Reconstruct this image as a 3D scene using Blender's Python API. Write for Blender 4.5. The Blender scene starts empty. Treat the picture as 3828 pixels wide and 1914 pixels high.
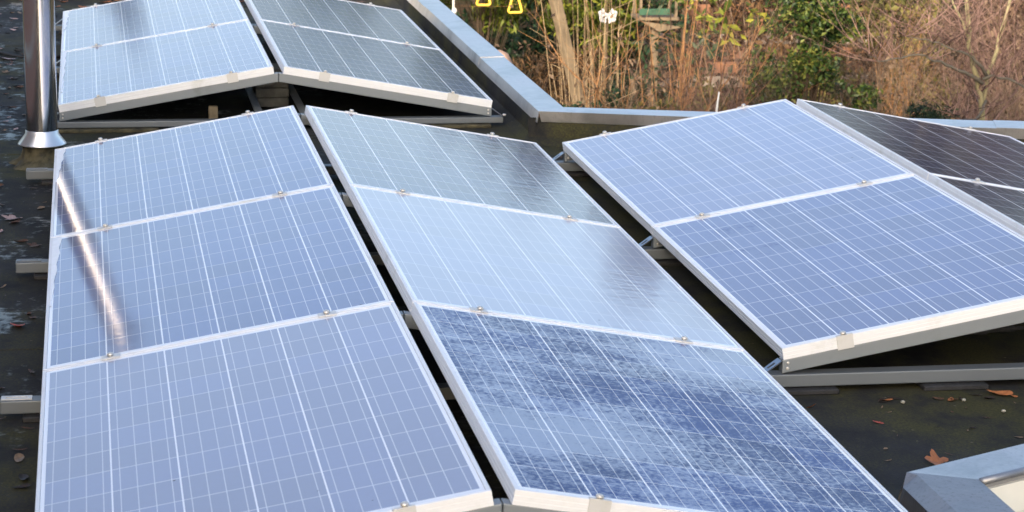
import bpy, bmesh, math, random
import numpy as np
from mathutils import Vector, Matrix, Quaternion

R = math.radians
C = bpy.context.scene.collection
scene = bpy.context.scene

# ------------------------------------------------------------------ camera, sky, sun, exposure
cam = bpy.data.cameras.new('camera')
cam.sensor_width = 36.0
cam.lens = 83.82
cam.clip_start = 0.05
cam.clip_end = 500
cam.dof.use_dof = True
cam.dof.focus_distance = 8.2
cam.dof.aperture_fstop = 11.0
camo = bpy.data.objects.new('camera', cam)
C.objects.link(camo)
camo.location = (-0.8602, -9.7788, 1.9656)
camo.rotation_euler = (R(76.844), R(-1.0635), R(-10.0))
scene.camera = camo

SUN_EL, SUN_AZ = 20.0, 203.0          # azimuth clockwise from +Y: low winter sun behind the camera, to the left
world = bpy.data.worlds.new('World')
scene.world = world
world.use_nodes = True
wn = world.node_tree
sky = wn.nodes.new('ShaderNodeTexSky')
sky.sky_type = 'NISHITA'
sky.sun_disc = False
sky.sun_elevation = R(SUN_EL)
sky.sun_rotation = R(SUN_AZ)
sky.air_density = 1.0
sky.dust_density = 3.7
sky.ozone_density = 1.4
wn.links.new(sky.outputs[0], wn.nodes['Background'].inputs[0])
wn.nodes['Background'].inputs[1].default_value = 0.13

sl = bpy.data.lights.new('sun', 'SUN')
sl.energy = 2.7
sl.angle = R(0.5)
sl.color = (1.0, 0.86, 0.68)
so = bpy.data.objects.new('sun', sl)
C.objects.link(so)
sdir = Vector((math.sin(R(SUN_AZ)) * math.cos(R(SUN_EL)), math.cos(R(SUN_AZ)) * math.cos(R(SUN_EL)), math.sin(R(SUN_EL))))
so.rotation_euler = (-sdir).to_track_quat('-Z', 'Y').to_euler()
so.location = (-20, -20, 20)

scene.view_settings.view_transform = 'Standard'
scene.view_settings.look = 'None'
scene.view_settings.gamma = 1.0
scene.view_settings.exposure = 1.5
scene.cycles.max_bounces = 8
scene.cycles.transparent_max_bounces = 8
scene.cycles.caustics_reflective = False
scene.cycles.caustics_refractive = False

# ------------------------------------------------------------------ helpers
rnd = random.Random(7)


def tag(o, label, cat, group=None, kind=None):
    if label: o['label'] = label
    if cat: o['category'] = cat
    if group: o['group'] = group
    if kind: o['kind'] = kind
    return o


def empty(name, label, cat, loc=(0, 0, 0), group=None, matrix=None):
    o = bpy.data.objects.new(name, None)
    C.objects.link(o)
    o.empty_display_size = 0.1
    if matrix is not None:
        o.matrix_world = matrix
    else:
        o.location = loc
    tag(o, label, cat, group)
    return o


def link(name, me, mat=None, parent=None):
    o = bpy.data.objects.new(name, me)
    C.objects.link(o)
    if mat is not None and len(me.materials) == 0:
        me.materials.append(mat)
    if parent is not None:
        o.parent = parent
    return o


class MB:
    """collects geometry for ONE mesh"""
    def __init__(s):
        s.v, s.f = [], []

    def add(s, vs, fs):
        n = len(s.v)
        s.v += [tuple(v) for v in vs]
        s.f += [tuple(i + n for i in f) for f in fs]
        return s

    def box(s, x0, x1, y0, y1, z0, z1, M=None):
        vs = [(x, y, z) for z in (z0, z1) for y in (y0, y1) for x in (x0, x1)]
        if M is not None: vs = [M @ Vector(v) for v in vs]
        return s.add(vs, [(0, 2, 3, 1), (4, 5, 7, 6), (0, 1, 5, 4), (2, 6, 7, 3), (0, 4, 6, 2), (1, 3, 7, 5)])

    def prism_y(s, poly, y0, y1):
        """poly = [(x,z)...] counter-clockwise seen from -Y, extruded along y"""
        n = len(poly)
        vs = [(x, y0, z) for x, z in poly] + [(x, y1, z) for x, z in poly]
        fs = [tuple(range(n)), tuple(range(2 * n - 1, n - 1, -1))]
        fs += [(i, i + n, (i + 1) % n + n, (i + 1) % n) for i in range(n)]
        return s.add(vs, fs)

    def lathe(s, prof, c=(0, 0, 0), n=32, cap0=True, cap1=True):
        vs, fs = [], []
        for r, z in prof:
            for k in range(n):
                a = 2 * math.pi * k / n
                vs.append((c[0] + r * math.cos(a), c[1] + r * math.sin(a), c[2] + z))
        for j in range(len(prof) - 1):
            for k in range(n):
                a, b = j * n + k, j * n + (k + 1) % n
                fs.append((a, b, b + n, a + n))
        if cap0: fs.append(tuple(range(n - 1, -1, -1)))
        if cap1: fs.append(tuple(range((len(prof) - 1) * n, len(prof) * n)))
        return s.add(vs, fs)

    def tube(s, pts, rad, n=8, closed=False):
        pts = [Vector(p) for p in pts]
        m = len(pts)
        if not hasattr(rad, '__len__'): rad = [rad] * m
        vs, fs = [], []
        up = None
        for i, p in enumerate(pts):
            if closed:
                t = pts[(i + 1) % m] - pts[(i - 1) % m]
            else:
                t = pts[min(i + 1, m - 1)] - pts[max(i - 1, 0)]
            t.normalize()
            if up is None:
                up = t.orthogonal().normalized()
            else:
                up = (up - t * up.dot(t)).normalized()
            w = t.cross(up)
            for k in range(n):
                a = 2 * math.pi * k / n
                vs.append(p + (up * math.cos(a) + w * math.sin(a)) * rad[i])
        for i in range(m if closed else m - 1):
            for k in range(n):
                a, b = i * n + k, i * n + (k + 1) % n
                j = ((i + 1) % m) * n
                fs.append((a, b, j + (k + 1) % n, j + k))
        if not closed:
            fs.append(tuple(range(n - 1, -1, -1)))
            fs.append(tuple(range((m - 1) * n, m * n)))
        return s.add(vs, fs)

    def mesh(s, name, bevel=0, seg=1, smooth=False):
        me = bpy.data.meshes.new(name)
        me.from_pydata(s.v, [], s.f)
        bm = bmesh.new()
        bm.from_mesh(me)
        bmesh.ops.recalc_face_normals(bm, faces=bm.faces)
        if bevel:
            es = [e for e in bm.edges if len(e.link_faces) == 2 and e.calc_face_angle(0) > 0.6]
            bmesh.ops.bevel(bm, geom=es, offset=bevel, segments=seg, affect='EDGES', profile=0.6)
        bm.to_mesh(me)
        bm.free()
        if smooth:
            me.polygons.foreach_set('use_smooth', [True] * len(me.polygons))
        return me

    def obj(s, name, mat, parent=None, bevel=0, seg=1, smooth=False):
        return link(name, s.mesh(name, bevel, seg, smooth), mat, parent)


# ------------------------------------------------------------------ materials
class NT:
    def __init__(s, name):
        s.m = bpy.data.materials.new(name)
        s.m.use_nodes = True
        s.t = s.m.node_tree
        s.b = s.t.nodes['Principled BSDF']

    def n(s, typ, **kw):
        o = s.t.nodes.new(typ)
        for k, v in kw.items(): setattr(o, k, v)
        return o

    def l(s, a, b):
        s.t.links.new(a, b)

    def setin(s, sock, v):
        if isinstance(v, (int, float)): sock.default_value = v
        elif isinstance(v, (tuple, list)): sock.default_value = (*v, 1.0) if len(v) == 3 and sock.type == 'RGBA' else v
        else: s.l(v, sock)

    def math(s, op, a, b=0.0, c=0.0):
        o = s.n('ShaderNodeMath', operation=op)
        for i, v in enumerate((a, b, c)): s.setin(o.inputs[i], v)
        return o.outputs[0]

    def ss(s, x, e0, e1):
        o = s.n('ShaderNodeMapRange', interpolation_type='SMOOTHSTEP')
        s.setin(o.inputs[0], x)
        s.setin(o.inputs[1], e0)
        s.setin(o.inputs[2], e1)
        return o.outputs[0]

    def maprange(s, x, a, b, c, d):
        o = s.n('ShaderNodeMapRange')
        for i, v in enumerate((x, a, b, c, d)): s.setin(o.inputs[i], v)
        return o.outputs[0]

    def mix(s, f, a, b, blend='MIX'):
        o = s.n('ShaderNodeMix', data_type='RGBA', blend_type=blend)
        s.setin(o.inputs[0], f)
        s.setin(o.inputs[6], a)
        s.setin(o.inputs[7], b)
        return o.outputs[2]

    def noise(s, vec, scale, detail=4, rough=0.55, dist=0.0):
        o = s.n('ShaderNodeTexNoise')
        if vec is not None: s.l(vec, o.inputs['Vector'])
        o.inputs['Scale'].default_value = scale
        o.inputs['Detail'].default_value = detail
        o.inputs['Roughness'].default_value = rough
        o.inputs['Distortion'].default_value = dist
        return o.outputs['Fac']

    def obj(s):
        return s.n('ShaderNodeTexCoord').outputs['Object']

    def pos(s):
        return s.n('ShaderNodeNewGeometry').outputs['Position']

    def mapping(s, vec, scale=(1, 1, 1), rot=(0, 0, 0), loc=(0, 0, 0)):
        o = s.n('ShaderNodeMapping')
        s.l(vec, o.inputs[0])
        s.setin(o.inputs[1], loc) if not isinstance(loc, tuple) else setattr(o.inputs[1], 'default_value', loc)
        o.inputs[2].default_value = rot
        o.inputs[3].default_value = scale
        return o.outputs[0]

    def ramp(s, f, stops):
        o = s.n('ShaderNodeValToRGB')
        s.l(f, o.inputs[0])
        cr = o.color_ramp
        while len(cr.elements) < len(stops): cr.elements.new(0.5)
        for e, (p, c) in zip(cr.elements, stops):
            e.position = p
            e.color = (*c, 1.0)
        return o.outputs[0]

    def bump(s, h, strength=0.3, dist=0.01):
        o = s.n('ShaderNodeBump')
        o.inputs['Strength'].default_value = strength
        o.inputs['Distance'].default_value = dist
        s.l(h, o.inputs['Height'])
        s.l(o.outputs[0], s.b.inputs['Normal'])

    def set(s, **kw):
        names = dict(color='Base Color', rough='Roughness', metal='Metallic', spec='Specular IOR Level', ior='IOR',
                     coat='Coat Weight', coatr='Coat Roughness', sheen='Sheen Weight')
        for k, v in kw.items(): s.setin(s.b.inputs[names[k]], v)
        return s


def simple(name, col, rough=0.6, metal=0.0, var=0.12, scale=8.0, bump=0.0, bscale=60.0, spec=0.5):
    m = NT(name)
    p = m.pos()
    f = m.noise(p, scale, 5, 0.6)
    dark = tuple(c * (1 - var * 2) for c in col)
    lite = tuple(min(1, c * (1 + var)) for c in col)
    m.set(color=m.ramp(f, [(0.3, dark), (0.7, lite)]), metal=metal, spec=spec)
    r = m.maprange(m.noise(p, scale * 3, 3), 0.3, 0.7, rough * 0.85, min(1, rough * 1.15))
    m.set(rough=r)
    if bump: m.bump(m.noise(p, bscale, 4), bump, 0.004)
    return m.m


PW, PL, GAP = 0.992, 1.651, 0.0089
T = 0.174


def panel_glass():
    m = NT('solar_glass')
    oc = m.obj()
    sep = m.n('ShaderNodeSeparateXYZ')
    m.l(oc, sep.inputs[0])
    u, v = sep.outputs[0], sep.outputs[1]

    def attr(nm):
        a = m.n('ShaderNodeAttribute', attribute_type='OBJECT', attribute_name=nm)
        return a.outputs['Fac']
    dew, mott, seed, haze, blue = attr('dew'), attr('mottle'), attr('seed'), attr('haze'), attr('blue')
    off = m.n('ShaderNodeCombineXYZ')
    m.l(m.math('MULTIPLY', seed, 7.31), off.inputs[0])
    m.l(m.math('MULTIPLY', seed, 3.17), off.inputs[1])
    add = m.n('ShaderNodeVectorMath', operation='ADD')
    m.l(oc, add.inputs[0])
    m.l(off.outputs[0], add.inputs[1])
    P = add.outputs[0]
    # cells, strings, bus bars
    pu, pv = 0.159, 0.159
    mu, mv = (PW - 6 * pu) / 2, (PL - 10 * pv) / 2
    cu = m.math('DIVIDE', m.math('SUBTRACT', u, mu), pu)
    cv = m.math('DIVIDE', m.math('SUBTRACT', v, mv), pv)
    fu, fv = m.math('FRACT', cu), m.math('FRACT', cv)
    du = m.math('MULTIPLY', m.math('MINIMUM', fu, m.math('SUBTRACT', 1.0, fu)), pu)
    dv = m.math('MULTIPLY', m.math('MINIMUM', fv, m.math('SUBTRACT', 1.0, fv)), pv)
    gu = m.math('LESS_THAN', du, 0.0020)
    gv = m.math('LESS_THAN', dv, 0.0020)
    fb = m.math('FRACT', m.math('MULTIPLY', fu, 4.0))
    db = m.math('MULTIPLY', m.math('ABSOLUTE', m.math('SUBTRACT', fb, 0.5)), pu / 4)
    bus = m.math('LESS_THAN', db, 0.0010)
    out = m.math('MAXIMUM',
                 m.math('GREATER_THAN', m.math('ABSOLUTE', m.math('SUBTRACT', u, PW / 2)), PW / 2 - mu),
                 m.math('GREATER_THAN', m.math('ABSOLUTE', m.math('SUBTRACT', v, PL / 2)), PL / 2 - mv))
    white = m.math('MAXIMUM', m.math('MAXIMUM', gu, m.math('MULTIPLY', gv, 0.55)), m.math('MAXIMUM', m.math('MULTIPLY', bus, m.maprange(blue, 0, 1, 0.12, 0.6)), out))
    seal = m.math('MAXIMUM',
                  m.math('GREATER_THAN', m.math('ABSOLUTE', m.math('SUBTRACT', u, PW / 2)), PW / 2 - 0.0116),
                  m.math('GREATER_THAN', m.math('ABSOLUTE', m.math('SUBTRACT', v, PL / 2)), PL / 2 - 0.0116))
    # random per-cell wafer tone; blue paints panels that mirror dark trees darker
    cid = m.n('ShaderNodeCombineXYZ')
    m.l(m.math('FLOOR', cu), cid.inputs[0])
    m.l(m.math('FLOOR', cv), cid.inputs[1])
    m.l(seed, cid.inputs[2])
    wno = m.n('ShaderNodeTexWhiteNoise')
    m.l(cid.outputs[0], wno.inputs['Vector'])
    tone = m.math('MULTIPLY', m.maprange(wno.outputs['Value'], 0, 1, 0.78, 1.25), blue)
    cellc = m.mix(m.noise(P, 55, 3), (0.012, 0.030, 0.120), (0.024, 0.056, 0.205))
    cellc = m.mix(1.0, cellc, m_rgb(m, tone), 'MULTIPLY')
    lines = m.mix(white, cellc, (0.88, 0.88, 0.90))
    lines = m.mix(m.math('MULTIPLY', seal, .8), lines, (0.36, 0.33, 0.30))
    # dew / frost film: broad patches broken up by fine droplets
    big = m.noise(P, 1.7, 3, 0.55)
    mid = m.noise(m.mapping(P, (1.0, 2.2, 1.0)), 9.0, 5, 0.62)
    fine = m.noise(m.mapping(P, (0.5, 1.1, 1.0)), 150.0, 2, 0.6)
    fld = m.math('ADD', m.math('MULTIPLY', big, 0.68), m.math('MULTIPLY', mid, 0.32))
    lim = m.math('SUBTRACT', 1.0, dew)                         # share of the glass that is clear
    field = m.math('ADD', fld, m.math('MULTIPLY', m.math('SUBTRACT', fine, 0.5), mott))
    lo = m.maprange(lim, 0, 1, 0.12, 0.82)
    film = m.ss(field, m.math('SUBTRACT', lo, 0.075), m.math('ADD', lo, 0.075))
    # a few dark specks of dirt
    vo = m.n('ShaderNodeTexVoronoi')
    m.l(P, vo.inputs['Vector'])
    vo.inputs['Scale'].default_value = 9.0
    vw = m.n('ShaderNodeTexWhiteNoise')
    m.l(vo.outputs['Position'], vw.inputs['Vector'])
    spk = m.math('MULTIPLY', m.math('LESS_THAN', vo.outputs['Distance'], 0.035), m.math('GREATER_THAN', vw.outputs['Value'], 0.72))
    col = m.mix(m.math('MULTIPLY', film, haze), lines, (0.73, 0.76, 0.83))
    col = m.mix(m.math('MULTIPLY', spk, 0.9), col, (0.03, 0.028, 0.03))
    m.set(color=col, ior=1.5, rough=0.7, spec=0.0)
    cr = m.maprange(film, 0, 1, 0.15, 0.085)
    crf = m.math('MAXIMUM', 0.03, m.math('ADD', cr, m.math('MULTIPLY', m.math('SUBTRACT', fine, 0.5), 0.06)))
    # rolled solar glass: slightly wavy, with droplets
    bp = m.n('ShaderNodeBump')
    bp.inputs['Strength'].default_value = 0.5
    bp.inputs['Distance'].default_value = 0.0008
    wav = m.noise(m.mapping(P, (0.8, 2.0, 1.0)), 14.0, 3, 0.5)
    m.l(m.math('ADD', wav, m.math('MULTIPLY', fine, 0.05)), bp.inputs['Height'])
    gl = m.n('ShaderNodeBsdfGlossy', distribution='GGX')
    gl.inputs['Color'].default_value = (0.98, 0.94, 1.0, 1)
    m.l(crf, gl.inputs['Roughness'])
    m.l(bp.outputs[0], gl.inputs['Normal'])
    fr = m.n('ShaderNodeFresnel')
    fr.inputs['IOR'].default_value = 1.5
    mx = m.n('ShaderNodeMixShader')
    m.l(m.math('MULTIPLY', m.math('MULTIPLY', fr.outputs[0], m.math('SUBTRACT', 1.0, m.math('MULTIPLY', spk, .8))), m.maprange(film, 0, 1, m.math('SUBTRACT', 0.82, m.math('MULTIPLY', mott, 0.52)), 0.95)), mx.inputs[0])
    m.l(m.b.outputs[0], mx.inputs[1])
    m.l(gl.outputs[0], mx.inputs[2])
    m.l(mx.outputs[0], m.t.nodes['Material Output'].inputs[0])
    return m.m


def m_rgb(m, val):
    c = m.n('ShaderNodeCombineColor')
    for i in range(3): m.l(val, c.inputs[i])
    return c.outputs[0]


HAZE = {('A', -1, 0): .16, ('A', -1, 1): .20, ('A', -1, 2): .36, ('A', 1, 0): .07, ('A', 1, 1): .46, ('A', 1, 2): .20, ('C', -1, 0): .34, ('C', -1, 1): .22, ('B', -1, 0): .16, ('B', -1, 1): .18}


def aluminium(name, base, rough=0.42, metal=0.55, tint=0.0):
    m = NT(name)
    p = m.pos()
    st = m.noise(m.mapping(p, (6, 1.0, 40)), 6, 4)
    dirt = m.noise(p, 5, 6, 0.65)
    col = m.mix(m.ss(dirt, 0.55, 0.8), base, tuple(c * 0.72 for c in (base[0], base[1], base[2] * 0.92)))
    col = m.mix(m.math('MULTIPLY', st, 0.15), col, tuple(c * 0.8 for c in base))
    m.set(color=col, metal=metal, rough=m.maprange(dirt, 0.3, 0.7, rough * 0.85, rough * 1.2))
    return m.m


def roof_felt():
    m = NT('roof_felt')
    p = m.pos()
    sep = m.n('ShaderNodeSeparateXYZ')
    m.l(p, sep.inputs[0])
    big = m.noise(p, 0.9, 5, 0.6)
    mid = m.noise(m.mapping(p, (1, 0.7, 1)), 4.5, 6, 0.65)
    fine = m.noise(p, 120, 3, 0.7)
    base = m.ramp(mid, [(0.25, (0.014, 0.0145, 0.016)), (0.6, (0.032, 0.032, 0.035)), (0.85, (0.066, 0.065, 0.064))])
    moss = m.math('MULTIPLY', m.ss(m.math('ADD', m.math('ADD', big, m.math('MULTIPLY', m.ss(sep.outputs[0], 0.8, 1.6), 0.10)), m.math('MULTIPLY', m.math('SUBTRACT', fine, 0.5), 0.35)), 0.42, 0.62),
                  m.math('MULTIPLY', m.ss(mid, 0.33, 0.6), 0.75))
    col = m.mix(moss, base, m.ramp(fine, [(0.3, (0.026, 0.026, 0.012)), (0.7, (0.088, 0.082, 0.026))]))
    vo = m.n('ShaderNodeTexVoronoi')
    m.l(p, vo.inputs['Vector'])
    vo.inputs['Scale'].default_value = 22
    w = m.n('ShaderNodeTexWhiteNoise')
    m.l(vo.outputs['Position'], w.inputs['Vector'])
    spot = m.math('MULTIPLY', m.math('LESS_THAN', vo.outputs['Distance'], 0.09), m.math('GREATER_THAN', w.outputs['Value'], 0.8))
    col = m.mix(m.math('MULTIPLY', spot, 0.6), col, (0.16, 0.14, 0.09))
    wet = m.ss(m.math('ADD', m.math('MULTIPLY', m.noise(m.mapping(p, (1.4, 0.8, 1), loc=(3.1, 0.4, 0)), 2.6, 3, 0.6), 0.6), m.math('MULTIPLY', m.noise(p, 22, 4, 0.7), 0.4)), 0.53, 0.62)
    wet = m.math('MULTIPLY', wet, m.math('SUBTRACT', 1.0, m.ss(sep.outputs[0], -.5, 0.8)))
    m.set(color=col, rough=m.maprange(wet, 0, 1, 0.85, 0.34), spec=m.maprange(wet, 0, 1, 0.12, 0.5))
    m.bump(m.math('ADD', m.math('MULTIPLY', fine, 0.5), mid), 0.45, 0.004)
    return m.m


def zinc(name, base, rough, streak=0.35):
    m = NT(name)
    p = m.pos()
    big = m.noise(p, 3.5, 6, 0.62, 0.4)
    run = m.noise(m.mapping(p, (30, 30, 3)), 3.0, 4, 0.6)
    fine = m.noise(p, 70, 3)
    col = m.ramp(big, [(0.30, tuple(c * 0.62 for c in base)), (0.5, base), (0.75, tuple(min(1, c * 1.14) for c in base))])
    col = m.mix(m.math('MULTIPLY', m.ss(run, 0.52, 0.7), streak), col, tuple(c * 0.55 for c in base))
    m.set(color=col, metal=0.7, rough=m.maprange(big, 0.3, 0.7, rough * 0.8, rough * 1.25))
    m.bump(m.math('ADD', big, m.math('MULTIPLY', fine, 0.08)), 0.6, 0.014)
    return m.m


def steel():
    m = NT('polished_steel')
    p = m.pos()
    f = m.noise(m.mapping(p, (3, 3, 18)), 2.0, 4)
    m.set(color=(0.80, 0.79, 0.77), metal=1.0, rough=m.maprange(f, 0.3, 0.7, 0.13, 0.18))
    m.bump(m.noise(m.mapping(p, (1, 1, 0.6)), 7.0, 2), 0.06, 0.02)
    return m.m


def leafmat(name, stops, rough=0.5, trans=0.25, spec=0.4):
    """one tone per leaf (Random Per Island), plus light shining through"""
    m = NT(name)
    g = m.n('ShaderNodeNewGeometry')
    clump = m.noise(g.outputs['Position'], 2.3, 2)
    f = m.math('ADD', m.math('MULTIPLY', g.outputs['Random Per Island'], 0.8), m.math('MULTIPLY', m.math('SUBTRACT', clump, 0.4), 0.7))
    col = m.ramp(f, stops)
    m.set(color=col, rough=rough, spec=spec)
    tr = m.n('ShaderNodeBsdfTranslucent')
    m.l(col, tr.inputs[0])
    mx = m.n('ShaderNodeMixShader')
    mx.inputs[0].default_value = trans
    m.l(m.b.outputs[0], mx.inputs[1])
    m.l(tr.outputs[0], mx.inputs[2])
    m.l(mx.outputs[0], m.t.nodes['Material Output'].inputs[0])
    return m.m


def barkmat(name, a, b, scale=6.0):
    m = NT(name)
    g = m.n('ShaderNodeNewGeometry')
    f = m.math('ADD', m.math('MULTIPLY', g.outputs['Random Per Island'], 0.7), m.math('MULTIPLY', m.noise(g.outputs['Position'], scale, 4), 0.5))
    m.set(color=m.ramp(f, [(0.15, a), (0.85, b)]), rough=0.8, spec=0.2)
    return m.m


def ground_mat():
    m = NT('garden_ground')
    p = m.pos()
    a = m.noise(p, 0.5, 5, 0.6)
    b = m.noise(p, 9.0, 6, 0.7)
    col = m.ramp(b, [(0.3, (0.030, 0.020, 0.011)), (0.55, (0.085, 0.055, 0.028)), (0.8, (0.17, 0.11, 0.055))])
    col = m.mix(m.ss(a, 0.48, 0.6), col, m.ramp(b, [(0.3, (0.020, 0.032, 0.008)), (0.7, (0.06, 0.085, 0.022))]))
    m.set(color=col, rough=0.95, spec=0.15)
    m.bump(b, 0.8, 0.08)
    return m.m


def brickmat():
    m = NT('brick')
    p = m.pos()
    sep = m.n('ShaderNodeSeparateXYZ')
    m.l(p, sep.inputs[0])
    cv = m.n('ShaderNodeCombineXYZ')
    m.l(m.math('ADD', sep.outputs[0], sep.outputs[1]), cv.inputs[0])
    m.l(sep.outputs[2], cv.inputs[1])
    b = m.n('ShaderNodeTexBrick')
    m.l(cv.outputs[0], b.inputs['Vector'])
    b.inputs['Color1'].default_value = (0.46, 0.16, 0.095, 1)
    b.inputs['Color2'].default_value = (0.36, 0.115, 0.075, 1)
    b.inputs['Mortar'].default_value = (0.45, 0.42, 0.37, 1)
    b.inputs['Scale'].default_value = 1.0
    b.inputs['Brick Width'].default_value = 0.22
    b.inputs['Row Height'].default_value = 0.065
    b.inputs['Mortar Size'].default_value = 0.008
    m.set(color=b.outputs['Color'], rough=0.85)
    m.bump(b.outputs['Fac'], 0.3, -0.004)
    return m.m


M_GLASS = panel_glass()
M_FRAME = aluminium('frame_aluminium', (0.79, 0.805, 0.84), 0.5, 0.05)
M_RAIL = aluminium('rail_steel', (0.225, 0.25, 0.275), 0.5, 0.3)
M_CLAMP = aluminium('clamp_metal', (0.62, 0.62, 0.62), 0.5, 0.15)
M_BOLT = aluminium('bolt_metal', (0.62, 0.60, 0.57), 0.35, 0.45)
M_BRACK = aluminium('bracket_metal', (0.22, 0.24, 0.30), 0.3, 0.8)
M_FELT = roof_felt()
M_ZINC = zinc('zinc_coping', (0.62, 0.60, 0.595), 0.36, 0.3)
M_LEAD = zinc('lead_flashing', (0.50, 0.49, 0.495), 0.4, 0.45)
M_LEAD2 = zinc('shaded_lead', (0.29, 0.29, 0.31), 0.5, 0.55)  # same lead painted darker to stand for the side flashing's different tilt
M_STEEL = steel()
M_BASE = aluminium('base_rail_steel', (0.15, 0.168, 0.185), 0.5, 0.3)
M_RUBBER = simple('black_rubber', (0.022, 0.022, 0.024), 0.7, var=0.3, scale=20, bump=0.3)
M_MOSSY = simple('mossy_concrete', (0.085, 0.074, 0.040), 0.9, var=0.45, scale=18, bump=0.9, bscale=50)
M_SLAB = simple('grey_concrete', (0.16, 0.16, 0.15), 0.9, var=0.25, scale=14, bump=0.6, bscale=70)
M_CREAM = simple('cream_board', (0.76, 0.74, 0.66), 0.45, var=0.04, scale=5)
M_WOODY = simple('weathered_wood', (0.40, 0.33, 0.23), 0.8, var=0.25, scale=9, bump=0.5)
M_STRIP = simple('white_strip', (0.88, 0.90, 0.94), 0.5, var=0.03, scale=30, bump=0.3, bscale=90)
M_BRICK = brickmat()
M_RENDER = simple('cream_render', (0.72, 0.68, 0.60), 0.85, var=0.06, scale=2, bump=0.2)
M_TILE = simple('roof_tile', (0.20, 0.10, 0.07), 0.8, var=0.25, scale=6, bump=0.4)
M_WINDOW = simple('window_glass', (0.02, 0.025, 0.03), 0.05, var=0.1)
M_WHITE = simple('white_paint', (0.78, 0.77, 0.74), 0.4, var=0.04)
M_GROUND = ground_mat()

# ------------------------------------------------------------------ setting: ground, flat-roofed building, house behind
GZ = -2.6
o = MB().add([(-150, -150, GZ), (150, -150, GZ), (150, 250, GZ), (-150, 250, GZ)], [(0, 1, 2, 3)]).obj('ground', M_GROUND)
tag(o, 'brown garden soil with moss and leaf litter', None, kind='structure')

bld = empty('flat_roof_building', 'flat roofed extension covered in dark felt, edged with pale zinc, carrying the panels', 'building', (0, 0, GZ))


def at0(o, root):
    """mesh given in world coordinates, root without rotation"""
    o.location = -Vector(root.location)
    return o


S_RE = -0.295                                        # the rear edge is not square to the panels


def rear(x): return 0.69 + S_RE * (x - 1.13)


XL, XR, YB, YF = -2.32, 5.2, -10.3, 6.12
# felt sheet: notch for the light well at the lower right
WX0, WY1 = 1.235, -4.47
kd = Vector((0.37, 0.184, 0)).normalized()            # direction of the kerb's back edge
pts = [(XL, YB), (1.15, YB), (1.15, -7.6), (1.20, -4.56), (3.2, -4.56 + 2.0 * kd.y / kd.x), (XR, -3.55), (XR, rear(XR) + 0.04), (1.18, rear(1.18) + 0.04), (1.18, YF), (XL, YF)]
ye = -4.56 + 2.0 * kd.y / kd.x
rv_ = [(XL, YB, 0), (1.15, YB, 0), (1.15, -7.6, 0), (1.20, -4.56, 0), (3.2, ye, 0), (XR, ye, 0), (XR, rear(XR) + .04, 0), (1.18, rear(1.18) + .04, 0), (1.18, YF, 0), (XL, YF, 0), (XL, -4.56, 0), (XL, rear(1.18) + .04, 0)]
me = MB().add(rv_, [(0, 1, 2, 3, 10), (3, 4, 7), (4, 5, 6, 7), (10, 3, 7, 11), (11, 7, 8, 9)]).mesh('roof_felt')
at0(link('roof_felt', me, M_FELT, bld), bld)
mb = MB()                                              # outside walls
wl = [(XL, YB), (XR, YB), (XR, rear(XR) + 0.1), (1.22, rear(1.22) + 0.1), (1.22, YF + 0.04), (XL, YF + 0.04)]
n = len(wl)
mb.add([(x, y, GZ) for x, y in wl] + [(x, y, -0.012) for x, y in wl], [(i, (i + 1) % n, (i + 1) % n + n, i + n) for i in range(n)])
at0(mb.obj('wall', M_RENDER, bld), bld)
# felt upstands below the coping
mb = MB()
mb.add([(1.075, 0.70, 0.002), (1.128, 0.70, 0.028), (1.138, 0.70, 0.118), (1.075, YF, 0.002), (1.128, YF, 0.028), (1.138, YF, 0.118)],
       [(0, 1, 4, 3), (1, 2, 5, 4)])
at0(mb.obj('felt_upstand', M_FELT, bld), bld)
mb = MB()
a, b = (1.10, rear(1.10)), (XR, rear(XR))
mb.add([(a[0], a[1] - .06, .002), (a[0], a[1] + .01, .03), (a[0], a[1] + .02, .118), (b[0], b[1] - .06, .002), (b[0], b[1] + .01, .03), (b[0], b[1] + .02, .118)],
       [(0, 1, 4, 3), (1, 2, 5, 4)])
at0(mb.obj('felt_upstand', M_FELT, bld), bld)

# zinc coping: a bent sheet with thickness; sections overlap by a small step
def coping(p0, p1, q0, q1, dz=0.0, sag=None, lean=-.013):
    """p = inner fold line end points, q = outer fold line end points (xy); lip drops to z .10 on both sides"""
    mb = MB()
    n = 14
    rows = []
    for i in range(n + 1):
        t = i / n
        P = Vector((*p0, 0)).lerp(Vector((*p1, 0)), t)
        Q = Vector((*q0, 0)).lerp(Vector((*q1, 0)), t)
        d = (Q - P).normalized()
        w = (sag or (lambda t: 0))(t)
        zi, zo = 0.150 + dz, 0.153 + dz
        rows.append([P + d * (lean + .005) + Vector((0, 0, 0.098 + dz)), P + d * lean + Vector((0, 0, 0.100 + dz)),
                     P + Vector((0, 0, zi)), P.lerp(Q, .5) + Vector((0, 0, .1515 + dz + w)), Q + Vector((0, 0, zo)),
                     Q + d * 0.008 + Vector((0, 0, 0.085 + dz)), Q + d * 0.004 + Vector((0, 0, 0.085 + dz)), Q - d * .004 + Vector((0, 0, .147 + dz)),
                     P.lerp(Q, .5) + Vector((0, 0, .146 + dz)), P + d * .004 + Vector((0, 0, .145 + dz))])
    k = len(rows[0])
    vs = [v for r in rows for v in r]
    fs = [(i * k + j, i * k + (j + 1) % k, (i + 1) * k + (j + 1) % k, (i + 1) * k + j) for i in range(n) for j in range(k)]
    fs += [tuple(range(k)), tuple(range(n * k + k - 1, n * k - 1, -1))]
    mb.add(vs, fs)
    return mb


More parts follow.
